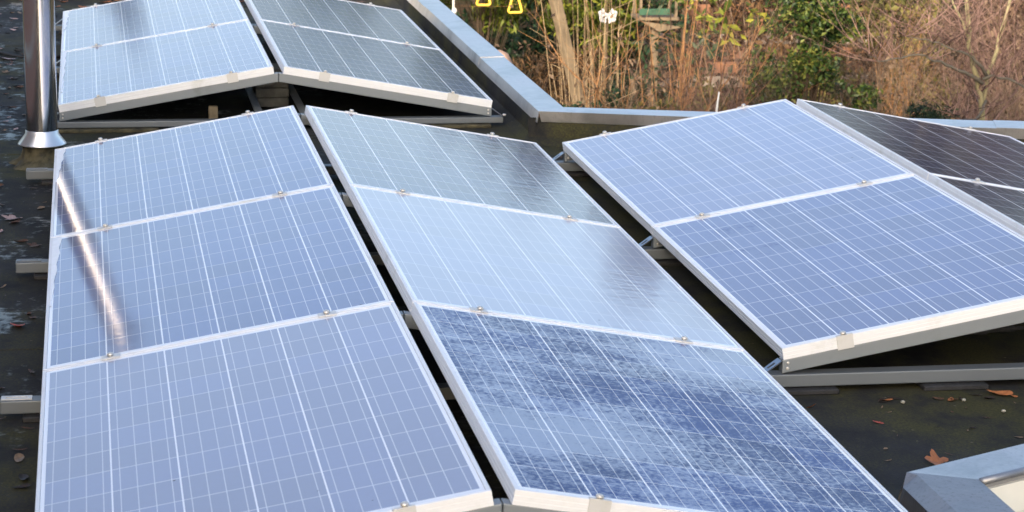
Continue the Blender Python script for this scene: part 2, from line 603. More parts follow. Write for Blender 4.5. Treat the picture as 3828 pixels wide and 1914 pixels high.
wob = lambda ph, a: (lambda t: a * math.sin(9 * t + ph) * math.sin(math.pi * t))
yc0, yc1 = rear(1.145), 0.775
for (ya, yb, yqa, yqb, dz, ph) in [(yc0, 2.36, yc1, 2.36, 0.0, 0.3), (2.335, 4.4, 2.335, 4.4, 0.0035, 2.0), (4.38, YF, 4.38, YF, 0.0, 4.0)]:
    at0(coping((1.142, ya), (1.142, yb), (1.272, yqa), (1.268, yqb), dz, wob(ph, .004)).obj('coping', M_ZINC, bld), bld)
qx = lambda x: 0.772 + (-0.262) * (x - 1.274)
for (xa, xb, dz, ph) in [(1.143, 3.12, 0.0008, 1.0), (3.10, XR, 0.004, 2.2)]:
    xq = 1.274 if xa < 1.2 else xa + 0.05
    at0(coping((xa, rear(xa)), (xb, rear(xb)), (xq, qx(xq)), (xb + 0.05, qx(xb + 0.05)), dz, wob(ph, .003), .016).obj('coping', M_ZINC, bld), bld)
at0(MB().box(XL, 1.13, YF - 0.05, YF + 0.12, 0.03, 0.10).obj('coping', M_ZINC, bld, bevel=0.006), bld)
at0(MB().box(XL - 0.1, XL + 0.02, 1.58, YF + .12, 0.0, 0.115).obj('coping', M_ZINC, bld, bevel=0.006), bld)
# welded lap seams of the felt
for k, yy in enumerate((-5.6, -2.6, 0.60, 3.9)):
    mb = MB().box(XL + .05, 1.06, yy, yy + 0.09, -0.001, 0.0022)
    at0(mb.obj('felt_lap', M_FELT, bld, bevel=0.001), bld)

# light well at the lower right: lead-dressed kerb, cream boards inside
well = empty('light_well_kerb', 'lead covered kerb of a light well lined with cream boards, lower right corner', 'roof kerb', (1.12, -4.42, 0))
K0 = Vector((1.112, -4.417, 0.12))                     # outer corner of the kerb top
kn = Vector((kd.y, -kd.x, 0))                          # towards the opening
ky = Vector((-0.003, -1, 0)).normalized()
wI = Vector((1.272, -4.488, 0.118))                    # inner corner
mb = MB()
L2 = 2.2
b0, b1, i0, i1 = K0, K0 + kd * L2, wI, wI + kd * (L2 - .1)
dn = Vector((0, 0, -0.121))
mb.add([b0, b1, i1, i0, b0 + dn + Vector((-.02, .03, 0)), b1 + dn + Vector((-.02, .05, 0)), i1 + Vector((0, 0, -.03)), i0 + Vector((0, 0, -.03))],
       [(0, 3, 2, 1), (0, 1, 5, 4), (3, 7, 6, 2)])
at0(mb.obj('back_flashing', M_LEAD, well), well)
mb = MB()
t0, t1 = Vector((1.130, -4.444, .121)), Vector((1.128, -7.1, .121))
c0, c1 = Vector((1.090, -4.456, .095)), Vector((1.086, -7.1, .095))
e0, e1 = c0 + Vector((.010, .004, -.004)), c1 + Vector((.010, 0, -.004))
j0, j1 = wI + Vector((0, 0, .001)), wI + ky * 2.6 + Vector((0, 0, .001))
mb.add([K0 + Vector((0, 0, .001)), t0, t1, j1, j0], [(0, 1, 2, 3, 4)])
mb.add([t0, c0, c1, t1, e0, e1, e0 + Vector((0, 0, -.09)), e1 + Vector((0, 0, -.09))], [(0, 3, 2, 1), (1, 2, 5, 4), (4, 5, 7, 6)])
mb.add([K0 + Vector((0, 0, .001)), c0, t0, K0 + Vector((-.015, .02, -.118)), e0, e0 + Vector((0, 0, -.09))], [(0, 1, 2), (0, 3, 4, 1), (3, 5, 4)])
mb.add([j0, j1, j1 + Vector((.002, 0, -.04)), j0 + Vector((.002, 0, -.04))], [(0, 1, 2, 3)])
at0(mb.obj('side_flashing', M_LEAD2, well), well)
pp = [wI + kd * (0.004 + i * 0.1) + Vector((0, 0, -.004)) + kn * .006 for i in range(21)]
at0(MB().tube(pp, 0.010, 12).obj('lead_roll', zinc('lead_roll', (0.30, 0.31, 0.34), 0.45, 0.1), well, smooth=True), well)
for k in range(9):                                     # boards on the far wall of the well
    zt = 0.092 - k * 0.075
    mb = MB()
    A0, A1 = wI - kd * .02 + kn * .012, wI + kd * 2.1 + kn * .012
    for z, off in ((zt, 0.0), (zt - 0.073, 0.011)):
        pass
    v = [Vector((A0.x, A0.y, zt)), Vector((A1.x, A1.y, zt)), Vector((A1.x, A1.y, zt - .073)) + kn * .012, Vector((A0.x, A0.y, zt - .073)) + kn * .012]
    v += [x - kn * .016 for x in v]
    mb.add(v, [(0, 3, 2, 1), (4, 5, 6, 7), (0, 1, 5, 4), (1, 2, 6, 5), (2, 3, 7, 6), (3, 0, 4, 7)])
    at0(mb.obj('cream_board', M_CREAM, well), well)
mb = MB()
mb.add([Vector((1.19, -7.6, -.7)), Vector((1.27, -4.51, -.7)), Vector((3.3, -3.5, -.7)), Vector((3.3, -7.6, -.7))], [(0, 1, 2, 3)])
at0(mb.obj('well_floor', M_SLAB, well), well)

# the house the picture is taken from, and its brick wing: seen in the flue and keeping the sun off the roof
hs = empty('brick_house', 'tall cream rendered house with tiled gable roof behind the flat roof', 'house', (-7, -12, GZ))
HY, HX0, HX1, HE, HR = -10.42, -20.5, -9.2, 5.2, 8.6
mb = MB().box(HX0, HX1, HY - 10, HY, GZ, HE)
mb.add([(HX0 + .01, HY, HE), (HX0 + .01, HY - 10, HE), (HX0 + .01, HY - 5, HR), (HX1 - .01, HY, HE), (HX1 - .01, HY - 10, HE), (HX1 - .01, HY - 5, HR)], [(0, 1, 2), (3, 5, 4)])
at0(mb.obj('wall', M_RENDER, hs), hs)
mb = MB()
for sgn in (1, -1):
    y_e = HY - 5 + sgn * 5.3
    mb.add([(HX0 - .3, y_e, HE - .1), (HX1 + .3, y_e, HE - .1), (HX1 + .3, HY - 5, HR + .1), (HX0 - .3, HY - 5, HR + .1)], [(0, 1, 2, 3)])
at0(mb.obj('roof', M_TILE, hs), hs)
for wx in (-18.5, -15.5, -12.5, -10.4):
    for wz in (0.9, 3.6):
        if wz < 1 and -3.6 < wx: continue
        w = at0(MB().box(wx - .6, wx + .6, HY - .02, HY + .05, wz, wz + 1.4).obj('window', M_WHITE, hs, bevel=.01), hs)
        p = MB().box(wx - .52, wx + .52, HY + .045, HY + .055, wz + .08, wz + 1.32).obj('pane', M_WINDOW, w)
wg = empty('brick_wing', 'low red brick wing with zinc coping left of the flat roof', 'house', (-7, -5, GZ))
at0(MB().box(-9, -2.325, -10.3, 1.5, GZ, 1.20).obj('wall', M_BRICK, wg), wg)
at0(MB().box(-9.1, -2.27, -10.3, 1.6, 1.205, 1.31).obj('coping', M_ZINC, wg, bevel=.006), wg)
for z0, z1 in ((.62, .69), (.28, .315)):
    at0(MB().box(-2.324, -2.305, -10.3, 1.45, z0, z1).obj('string_course', M_RENDER, wg), wg)
for wy in (-8, -5, -2.2, .1):
    w = at0(MB().box(-2.323, -2.29, wy - .5, wy + .5, .76, 1.14).obj('window', M_WHITE, wg, bevel=.01), wg)
    MB().box(-2.291, -2.285, wy - .43, wy + .43, .80, 1.10).obj('pane', M_WINDOW, w)

# unseen block added farther back to hide the low sun from the roof
ab = empty('sun_blocker', 'unseen tall brick block added behind the camera to hide the low sun', 'building', (-25, -55, GZ))
at0(MB().box(-34, -17.9, -62, -50, GZ, 21.5).obj('wall', M_BRICK, ab), ab)
at0(MB().box(-34.2, -17.8, -62.2, -49.8, 21.5, 21.85).obj('blocker_slab', M_SLAB, ab), ab)
for wx in (-31.5, -28, -24.5, -21):
    for k in range(8):
        w = at0(MB().box(wx - .9, wx + .9, -50.02, -49.94, -1.2 + 2.8 * k, .4 + 2.8 * k).obj('window', M_WHITE, ab), ab)
        MB().box(wx - .8, wx + .8, -49.95, -49.93, -1.1 + 2.8 * k, .3 + 2.8 * k).obj('pane', M_WINDOW, w)

# ------------------------------------------------------------------ solar panels
def frame_mesh():
    prof = [(.0100, 0), (.0012, 0), (0, -.0012), (0, -.011), (.0013, -.0114), (.0013, -.0132), (0, -.0136), (0, -.0225), (.0013, -.0229),
            (.0013, -.0247), (0, -.0251), (0, -.0350), (.022, -.0350), (.022, -.0330), (.0100, -.0330)]
    mb = MB()
    k = len(prof)
    vs = []
    for d, z in prof:
        vs += [(d, d, z), (PW - d, d, z), (PW - d, PL - d, z), (d, PL - d, z)]
    fs = []
    for j in range(k):
        a, b = j * 4, ((j + 1) % k) * 4
        fs += [(a + i, a + (i + 1) % 4, b + (i + 1) % 4, b + i) for i in range(4)]
    mb.add(vs, fs)
    return mb.mesh('panel_frame')


ME_FRAME = frame_mesh()
ME_FRAME.materials.append(M_FRAME)
ME_GLASS = MB().box(.0104, PW - .0104, .0104, PL - .0104, -.0060, -.0016).mesh('glass_sheet')
ME_GLASS.materials.append(M_GLASS)

RG = 0.0519
BLK = {'A': dict(x=0.0, y=0.0, z=0.3068, t=0.1740, n=3), 'B': dict(x=0.0034, y=4.4454, z=0.2963, t=0.1720, n=2), 'C': dict(x=2.1146, y=-0.0093, z=0.3135, t=0.1794, n=2)}
PITCH = PL + GAP


def slope_matrix(b, side, y_near):
    """panel-local x runs down the slope, z is the glass normal"""
    t = b['t']
    ax = Vector((side * math.cos(t), 0, -math.sin(t)))
    ay = Vector((0, side, 0))
    az = ax.cross(ay)
    org = Vector((b['x'] + side * RG / 2, y_near if side > 0 else y_near + PL, b['z']))
    M = Matrix.Identity(4)
    for i in range(3):
        M[i][0], M[i][1], M[i][2], M[i][3] = ax[i], ay[i], az[i], org[i]
    return M


# dew: share of the glass under the film; mottle: how broken the film is
PANELS = [
    ('A', -1, 0, .90, .10, 'frosted solar panel beside the steel flue base, farthest back on its left facing slope'),
    ('A', -1, 1, .90, .12, 'frosted solar panel between two others left of the front ridge, mirroring the flue tip'),
    ('A', -1, 2, .84, .16, 'solar panel nearest the camera left of the front ridge, its white grid lines clearest'),
    ('A', 1, 0, .78, .20, 'solar panel with grey purple sheen in the middle of the picture, behind its frosted neighbour'),
    ('A', 1, 1, .93, .10, 'evenly pale frosted solar panel between the grey sheened panel and the mottled blue one'),
    ('A', 1, 2, .475, .78, 'solar panel with mottled deep blue melting frost, nearest the camera right of the ridge'),
    ('B', -1, 0, .86, .22, 'solar panel right of the upper flue with a dark smudge, cut by the top edge'),
    ('B', -1, 1, .88, .16, 'pale solar panel right of the flue, in front of the smudged one'),
    ('B', 1, 0, .10, .30, 'dark solar panel along the zinc coping, cut by the top edge'),
    ('B', 1, 1, .16, .34, 'dark solar panel with bluish left edge in front of the dark one along the coping'),
    ('C', -1, 0, .88, .14, 'pale blue solar panel sprinkled with dark specks, back left of the right hand block'),
    ('C', -1, 1, .72, .34, 'blue frosted solar panel at the right whose near frame overhangs the grey base rail'),
    ('C', 1, 0, .12, .25, 'brown black solar panel at the far right below the bare tree'),
    ('C', 1, 1, .10, .25, 'brown black solar panel at the right edge, mostly cut off by the picture'),
]
for k, (bk, side, r, dew, mott, lab) in enumerate(PANELS):
    b = BLK[bk]
    yn = b['y'] - (r + 1) * PITCH + GAP / 2 + GAP / 2
    root = empty('photovoltaic_module', lab, 'solar panel', group='solar panels on the flat roof', matrix=slope_matrix(b, side, yn))
    link('aluminium_frame', ME_FRAME, None, root)
    g = link('glass_sheet', ME_GLASS, None, root)
    g['dew'], g['mottle'], g['seed'], g['haze'], g['blue'] = float(dew), float(mott), float(k * 1.37), float(HAZE.get((bk, side, r), .06)), float((.4 if bk == 'B' else .25) if bk != 'A' and side > 0 else (.5 if (bk, side, r) == ('A', 1, 0) else 1.0))  # same panel type; cells toned down where the slope mirrors dark trees
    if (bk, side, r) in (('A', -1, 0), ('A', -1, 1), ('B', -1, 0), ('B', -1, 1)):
        # raised white wedge along the outer frame (local x near PW; local y 0 is the far end on this side)
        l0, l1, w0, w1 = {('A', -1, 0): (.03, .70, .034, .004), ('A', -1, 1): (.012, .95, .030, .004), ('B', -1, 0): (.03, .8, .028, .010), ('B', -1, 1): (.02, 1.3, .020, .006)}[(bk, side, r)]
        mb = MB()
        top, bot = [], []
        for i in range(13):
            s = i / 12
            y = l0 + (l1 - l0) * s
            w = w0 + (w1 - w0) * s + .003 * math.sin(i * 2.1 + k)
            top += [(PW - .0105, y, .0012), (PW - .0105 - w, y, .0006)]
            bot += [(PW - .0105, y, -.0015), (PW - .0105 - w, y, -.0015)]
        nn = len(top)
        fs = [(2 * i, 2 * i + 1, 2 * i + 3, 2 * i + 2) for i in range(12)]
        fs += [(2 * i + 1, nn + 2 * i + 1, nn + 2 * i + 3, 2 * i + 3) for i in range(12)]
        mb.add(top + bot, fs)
        f = mb.obj('white_strip', M_STRIP, root)
        f['label'] = 'white strip along the outer frame'

# ------------------------------------------------------------------ mounting frames with clamps
def ring_plate(mb, M, lx, ly, sx, sy, t):
    """slotted plate: outer lx*ly, slot sx*sy"""
    o = [(-lx, -ly), (lx, -ly), (lx, ly), (-lx, ly)]
    i = [(-sx, -sy), (sx, -sy), (sx, sy), (-sx, sy)]
    vs = [M @ Vector((x, y, z)) for z in (0, t) for x, y in o + i]
    fs = []
    for k in range(4):
        a, b = k, (k + 1) % 4
        fs += [(a, a + 4, b + 4, b), (a + 8, b + 8, b + 12, a + 12), (a, b, b + 8, a + 8), (a + 4, a + 12, b + 12, b + 4)]
    mb.add(vs, fs)


ME_BOLT = MB().lathe([(.006, 0), (.006, .003), (.0095, .0032), (.0095, .005), (.0085, .008), (.0055, .010), (.002, .0106)], n=14, cap0=False).mesh('bolt', smooth=True)
ME_BOLT.materials.append(M_BOLT)
ME_RIVET = MB().lathe([(.0048, 0), (.0045, .0014), (.002, .0024)], n=10, cap0=False).mesh('rivet', smooth=True)
ME_RIVET.materials.append(M_BOLT)

MOUNTS = [
    ('A', 0, 'grey mounting frame under the front block far end, its stub beside the flue base'),
    ('A', 1, 'grey mounting frame under the first panel joint of the front block, counted from the flue'),
    ('A', 2, 'grey mounting frame under the front block whose slotted stub meets the left picture edge'),
    ('A', 3, 'grey mounting frame at the near end of the front block, peak at bottom edge'),
    ('B', 0, 'grey mounting frame at the far end of the back block, hidden beyond the top edge'),
    ('B', 1, 'grey mounting frame under the panel joint of the back block beside the upper flue'),
    ('B', 2, 'grey gabled mounting frame in full view at the near end of the back block'),
    ('C', 0, 'grey mounting frame under the far end of the right block, shiny bracket by its corner'),
    ('C', 1, 'grey mounting frame under the panel joint of the right block, bracket over the dark gap'),
    ('C', 2, 'grey mounting frame at the near end of the right block with a long base rail'),
]
for bk, r, lab in MOUNTS:
    b = BLK[bk]
    t, Z, x0 = b['t'], b['z'], b['x']
    last, first = r == b['n'], r == 0
    yj = b['y'] - r * PITCH                            # middle of the joint / end line
    if first: yc0, yc1 = yj - .044, yj - .004
    elif last: yc0, yc1 = yj + GAP + .002, yj + GAP + .042
    else: yc0, yc1 = yj + GAP / 2 - .020, yj + GAP / 2 + .020
    root = empty('mounting_frame', lab, 'mounting frame', (x0, (yc0 + yc1) / 2, 0), 'mounting frames under the panels')
    A = lambda o: at0(o, root)
    ct = math.cos(t)
    xe = RG / 2 + PW * ct - .004
    top = lambda x: Z - (x - RG / 2) * math.tan(t) - .0355 / ct
    bot = lambda x: Z - (x - RG / 2) * math.tan(t) - .0765 / ct
    for s in (-1, 1):
        poly = [(x0 + s * .0012, top(0)), (x0 + s * xe, top(xe)), (x0 + s * xe, bot(xe)), (x0 + s * .0012, bot(0))]
        A(MB().prism_y(poly, yc0, yc1).obj('sloping_rail', M_RAIL, root, bevel=.0035, seg=2))
        for q in (.012, .028):                          # rivets in the front face by the low end
            xx = xe - .016
            rv = link('rivet', ME_RIVET, None, root)
            rv.matrix_basis = Matrix.Translation(Vector((x0 + s * xx, yc0 - .0002, top(xx) - q)) - Vector(root.location)) @ Matrix.Rotation(R(90), 4, 'X')
    zb1 = bot(xe) - .002
    xl = x0 - (1.12 if bk == 'A' else 1.09)
    xr = x0 + 1.055
    if bk == 'A': xr = x0 + 1.045
    A(MB().box(xl, xr, yc0 - .004, yc1 + .010, .019, zb1).obj('base_rail', M_BASE, root, bevel=.004, seg=2))
    # pads the base rail lies on
    for px_ in ((xl + .16, xl + .62, xr - .16) if not (bk == 'B' and last) else (xl + .3, xl + .85, xr - .3)):
        mb = MB()
        hw = .10 if not (bk == 'B' and last) else .24
        mb.box(px_ - hw, px_ + hw, yc0 - .03, yc1 + .03, .0, .0155)
        me = mb.mesh('rubber_pad', bevel=.003)
        A(link('rubber_pad', me, M_MOSSY if (bk == 'B' and last) else M_RUBBER, root))
    # slotted foot brackets
    for s in ((1,) if bk == 'A' else (-1, 1)):
        P0 = Vector((x0 + s * (xe + .002), (yc0 + yc1) / 2, bot(xe) + .036))
        P1 = Vector((x0 + s * (xe + .052), (yc0 + yc1) / 2, zb1 + .002))
        ax = (P1 - P0).normalized()
        ay = Vector((0, 1, 0))
        az = ax.cross(ay) if s > 0 else -ax.cross(ay)
        Mx = Matrix.Identity(4)
        mid = (P0 + P1) / 2
        for i in range(3): Mx[i][0], Mx[i][1], Mx[i][2], Mx[i][3] = ax[i], ay[i], az[i], mid[i]
        mb = MB()
        ring_plate(mb, Mx, (P1 - P0).length / 2, .019, .013, .0055, .003)
        fb = A(mb.obj('foot_bracket', M_BRACK, root))
        bt = link('bolt', ME_BOLT, None, fb)
        bt.matrix_basis = Matrix.Translation(P1 + Vector((s * .012, 0, -.0005)))
        if bk == 'A':                                    # slotted strap lying on the stub
            mb = MB()
            ring_plate(mb, Matrix.Translation((xl + .045, (yc0 + yc1) / 2 + .003, zb1 + .0004)), .042, .017, .030, .005, .003)
            A(mb.obj('slotted_strap', M_CLAMP if r == 2 else M_BASE, root, bevel=0))
    # clamps on the panel frames
    for s in (-1, 1):
        for uu in (.192, .802):
            ym = yj + GAP / 2
            # local clamp frame: x down slope, y along ridge, z normal; origin on panel top plane at the joint
            ax = Vector((s * ct, 0, -math.sin(t)))
            az = Vector((s * math.sin(t), 0, ct))
            ay = Vector((0, 1, 0))
            if last: yy = yj + GAP
            elif first: yy = yj
            else: yy = ym
            org = Vector((x0 + s * RG / 2, yy, Z)) + ax * uu
            Mx = Matrix.Identity(4)
            for i in range(3): Mx[i][0], Mx[i][1], Mx[i][2], Mx[i][3] = ax[i], ay[i], az[i], org[i]
            mb = MB()
            if last:
                mb.prism_y([], 0, 0) if False else None
                mb.box(-.025, .025, -.0035, .0095, .0004, .0030)
                cl = mb.mesh('clamp', bevel=.0008)
                mb2 = MB()
                mb2.add([(-.025, .009, .0004), (-.025, .009, .003), (-.025, -.0032, .003), (-.025, -.0032, -.040), (-.025, -.0005, -.040), (-.025, -.0005, .0004),
                         (.025, .009, .0004), (.025, .009, .003), (.025, -.0032, .003), (.025, -.0032, -.040), (.025, -.0005, -.040), (.025, -.0005, .0004)],
                        [(0, 1, 2, 3, 4, 5), (11, 10, 9, 8, 7, 6)] + [(i, (i + 1) % 6, (i + 1) % 6 + 6, i + 6) for i in range(6)])
                cl = mb2.mesh('clamp', bevel=.0006)
                by = .004
            elif first:
                mb.box(-.025, .025, -.0095, .006, .0004, .0030)
                cl = mb.mesh('clamp', bevel=.0008)
                by = 0.0
            else:
                mb.box(-.026, .026, -.0185, .0185, .0004, .0032)
                cl = mb.mesh('clamp', bevel=.001)
                by = .001
            co = link('clamp', cl, M_CLAMP, root)
            co.matrix_basis = Matrix.Translation(-Vector(root.location)) @ Mx
            bo = link('bolt', ME_BOLT, None, co)
            bo.matrix_basis = Matrix.Translation((rnd.uniform(-.004, .004), by, .003)) @ Matrix.Rotation(rnd.uniform(0, 6), 4, 'Z')

# ------------------------------------------------------------------ flue
fl = empty('flue_pipe', 'shiny stainless steel flue pipe with conical collar rising from a mossy base', 'flue', (-1.06, 0.38, 0))
MB().lathe([(.0665, .11), (.0665, .40), (.0665, .75), (.0665, 1.05)], n=96, cap0=False, cap1=False).obj('pipe', M_STEEL, fl, smooth=True)
MB().lathe([(.0672, .150), (.0690, .148), (.0700, .134), (.101, .093), (.103, .088), (.100, .089), (.068, .131)], n=64, cap0=False, cap1=False).obj('conical_collar', aluminium('collar_steel', (.74, .75, .78), .32, .9), fl, smooth=True)
MB().lathe([(.05, .95), (.05, 1.06), (.095, 1.06), (.098, 1.066), (.06, 1.11), (.005, 1.13)], n=40, cap0=False).obj('rain_cap', M_STEEL, fl, smooth=True)
mb = MB()
prof = [(.145, 0), (.128, .012), (.105, .022), (.092, .034), (.086, .060), (.084, .092)]
n = 48
for (r_, z_) in prof:
    for k in range(n):
        a = 2 * math.pi * k / n
        q = r_ * (1 + (.16 * math.sin(3 * a + 1) + .08 * math.sin(7 * a)) * (1 - z_ / .092) + .02 * rnd.uniform(-1, 1))
        mb.v.append((q * math.cos(a), q * math.sin(a), z_ + .001))
for j in range(len(prof) - 1):
    for k in range(n):
        mb.f.append((j * n + k, j * n + (k + 1) % n, (j + 1) * n + (k + 1) % n, (j + 1) * n + k))
mb.obj('mossy_base', M_MOSSY, fl, smooth=True)

# ------------------------------------------------------------------ small things on the roof
for k in range(4):
    zz = .002 + k * .0475
    mb = MB()
    a = rnd.uniform(-.04, .04)
    M = Matrix.Translation((0.022 + rnd.uniform(-.006, .006), 1.84, zz)) @ Matrix.Rotation(a, 4, 'Z')
    mb.box(-.082, .082, -.10, .10, 0, .046, M)
    o = mb.obj('concrete_slab', M_SLAB, None, bevel=.009, seg=3)
    tag(o, ['lowest grey concrete slab of the stack under the back block ridge', 'second lowest grey concrete slab in the stack under the back ridge',
            'second highest grey concrete slab in the stack under the back ridge', 'topmost grey concrete slab of the stack below the back ridge'][k], 'concrete slab', 'stacked concrete slabs')
for lab, xa, ya, yb in (('flat grey metal bar lying left of the concrete slab stack', -.082, 1.14, 2.1), ('flat grey metal bar lying right of the concrete slab stack', .126, 1.14, 2.1)):
    o = MB().box(xa - .018, xa + .018, ya, yb, .062, .070).obj('metal_bar', M_RAIL, None, bevel=.001)
    o = tag(o, lab, 'metal bar', 'metal bars under the back block')
mb = MB().box(-.306, -.262, 1.40, 1.43, .0005, .068, Matrix.Identity(4))
tag(mb.obj('wood_block', M_WOODY, None, bevel=.004), 'pale upright wooden offcut in the gap under the back block', 'wood block')
cb = empty('solar_cable', 'black solar cable with plug connectors hanging under the right block', 'cable', (1.5, -3.2, .06))
pth = [(1.16, -3.16, .05), (1.25, -3.19, .078), (1.33, -3.2, .088), (1.42, -3.19, .090), (1.52, -3.17, .105), (1.66, -3.13, .118), (1.80, -3.1, .108), (1.95, -3.08, .112), (2.1, -3.05, .14)]
at0(MB().tube(pth, .0035, 8).obj('cable', M_RUBBER, cb, smooth=True), cb)
for i, j in ((1, 3), (5, 7)):
    A0, A1 = Vector(pth[i]), Vector(pth[j])
    q = [A0.lerp(A1, s) for s in (0, .08, .1, .42, .44, .56, .58, .9, .92, 1)]
    at0(MB().tube(q, [.005, .006, .010, .010, .013, .013, .009, .009, .006, .005], 12).obj('connector', M_RUBBER, cb, smooth=True), cb)
mb = MB().tube([(-1.75, 3.72, .010), (-1.5, 3.75, .010), (-1.34, 3.60, .010), (-1.25, 3.44, .012), (-1.16, 3.37, .010), (-1.05, 3.40, .010), (-.9, 3.5, .012)], .009, 8)
tag(mb.obj('black_cable', M_RUBBER, None, smooth=True), 'thin black cable lying on the wet roof left of the flue', 'cable')

# fallen leaves
def leaf_mesh(kind, seed):
    rg = random.Random(seed)
    mb = MB()
    if kind == 'maple':
        out = []
        lobes = 5
        for i in range(40):
            a = -math.pi + 2 * math.pi * i / 40
            q = .55 + .45 * abs(math.cos(2.5 * a)) ** 1.5 + rg.uniform(-.06, .06)
            if abs(a) > 2.7: q *= .6
            out.append((q * math.cos(a), q * math.sin(a)))
    else:
        wd = .42 if kind == 'oval' else .2
        out = []
        for i in range(20):
            a = 2 * math.pi * i / 20
            out.append((math.cos(a), wd * math.sin(a) * (1 + .25 * math.cos(a))))
    curl, tw = rg.uniform(.15, .45), rg.uniform(-.3, .3)
    vs = [(0, 0, 0)]
    for rr in (.5, 1.0):
        for x, y in out:
            x, y = x * rr, y * rr
            z = curl * (abs(y) ** 1.4) * 1.2 + curl * .5 * x * x + tw * x * y + rg.uniform(-.03, .03)
            vs.append((x, y, z + .03))
    n = len(out)
    fs = [(0, 1 + i, 1 + (i + 1) % n) for i in range(n)]
    fs += [(1 + i, 1 + n + i, 1 + n + (i + 1) % n, 1 + (i + 1) % n) for i in range(n)]
    mb.add(vs, fs)
    me = mb.mesh('fallen_leaf', smooth=True)
    return me


def dryleaf(name, col):
    m = NT(name)
    p = m.obj()
    c = m.ramp(m.noise(p, 3.0, 4), [(.3, tuple(x * .55 for x in col)), (.7, col)])
    m.set(color=c, rough=.55, spec=.4)
    return m.m


LM = {'brown': dryleaf('leaf_brown', (.085, .042, .022)), 'dark': dryleaf('leaf_dark', (.03, .02, .014)), 'tan': dryleaf('leaf_tan', (.22, .14, .075)),
      'red': dryleaf('leaf_red', (.42, .075, .045)), 'orange': dryleaf('leaf_orange', (.40, .15, .055)), 'pink': dryleaf('leaf_pink', (.42, .29, .27))}
LEAF = {}
for kk in ('oval', 'narrow', 'maple'):
    for cc in LM:
        for vv in range(2):
            me = leaf_mesh(kk, hash((kk, vv)) % 1000 if False else {'oval': 1, 'narrow': 5, 'maple': 9}[kk] + vv)
            me.materials.append(LM[cc])
            LEAF[kk, cc, vv] = me


def leaf(kind, col, x, y, size, lab, group=None, z=0.0, tilt=.12):
    o = link('fallen_leaf', LEAF[kind, col, rnd.randint(0, 1)])
    o.location = (x, y, z + .0015)
    o.scale = (size / 2,) * 3
    o.rotation_euler = (rnd.uniform(-tilt, tilt), rnd.uniform(-tilt, tilt), rnd.uniform(0, 6.28))
    return tag(o, lab, 'leaf', group)


leaf('maple', 'orange', 1.350, -4.005, .085, 'large curled orange brown leaf by the lead covered kerb', tilt=.3)
leaf('oval', 'red', 1.306, -3.636, .034, 'small bright red leaf on the mossy roof below the base rail', tilt=.3)
leaf('oval', 'orange', 1.752, -3.41, .085, 'long orange leaf under the base rail at the right edge')
leaf('narrow', 'orange', 1.158, -3.47, .05, 'orange brown leaf leaning on the rubber pad', tilt=.5)
leaf('oval', 'tan', 1.80, -3.85, .05, 'tan leaf on the roof at the right picture edge')
leaf('oval', 'pink', -1.298, 3.40, .12, 'large pale pinkish leaf at the left edge by the cable')
leaf('oval', 'red', -1.10, -2.33, .075, 'dark reddish leaf beside the left stub rail')
leaf('maple', 'pink', -1.16, -.72, .085, 'pale grey lobed leaf left of the panels below the flue')
DESC = {'oval': 'oval', 'narrow': 'narrow', 'maple': 'lobed'}
CN = {'brown': 'brown', 'dark': 'blackish', 'tan': 'tan', 'red': 'reddish', 'orange': 'orange brown', 'pink': 'pale'}


def scatter(n, area, where, grp, kinds, cols, smin, smax, z=0.0):
    for _ in range(n):
        x, y = area()
        k_, c_ = rnd.choice(kinds), rnd.choice(cols)
        leaf(k_, c_, x, y, rnd.uniform(smin, smax), f'small {CN[c_]} {DESC[k_]} leaf {where}', grp, z)


scatter(80, lambda: (rnd.uniform(-1.36, -1.03) - (.1 if rnd.random() < .2 else 0), rnd.uniform(-4.6, -.1)), 'on the wet roof left of the front panels', 'leaves left of the front panels',
        ['oval', 'oval', 'narrow', 'maple'], ['dark', 'dark', 'brown', 'brown', 'pink', 'tan'], .025, .065)  # pale and tan leaves also stand in for wet ones reflecting light
scatter(110, lambda: (rnd.uniform(-1.48, -1.03), rnd.uniform(.7, 5.6)), 'on the wet roof left of the flue', 'leaves left of the flue',
        ['oval', 'oval', 'narrow', 'maple'], ['dark', 'brown', 'brown', 'pink', 'tan', 'dark'], .025, .065)  # lighter leaf colours again imitate the shine of wet leaves
scatter(40, lambda: (rnd.uniform(-1.5, 1.08), rnd.uniform(5.55, 6.05)), 'heaped against the far roof edge', 'leaves at the far roof edge',
        ['oval', 'maple'], ['orange', 'brown', 'orange', 'tan'], .05, .09)
scatter(26, lambda: (rnd.uniform(1.2, 2.0), rnd.uniform(-4.1, -3.42)), 'on the mossy roof below the right base rail', 'leaves below the right base rail',
        ['narrow', 'oval', 'narrow'], ['brown', 'dark', 'brown', 'tan'], .014, .034)
scatter(16, lambda: (rnd.uniform(1.35, 2.1), rnd.uniform(-3.445, -3.40)), 'drifted against the right base rail', 'leaves against the right base rail',
        ['narrow', 'oval'], ['brown', 'orange', 'dark'], .02, .045)
scatter(22, lambda: (rnd.uniform(.75, 1.3), rnd.uniform(.12, .62)), 'on the roof below the coping corner', 'leaves below the coping corner',
        ['oval', 'narrow'], ['tan', 'brown', 'orange', 'dark'], .02, .045)
for k_, (x, y) in enumerate([(1.44, -3.46), (1.625, -3.46), (1.70, -3.58)]):
    o = MB().lathe([(.003, 0), (.0065, .003), (.006, .007), (.002, .009)], n=10).obj('pebble', simple('pale_pebble', (.34, .32, .26), .7), None, smooth=True)
    o.location = (x, y, .001)
    tag(o, ['pale pebble on the moss below the base rail, left one', 'pale pebble on the moss close to the orange leaf', 'pale pebble farther out on the mossy roof at the right'][k_], 'pebble', 'pebbles on the moss')

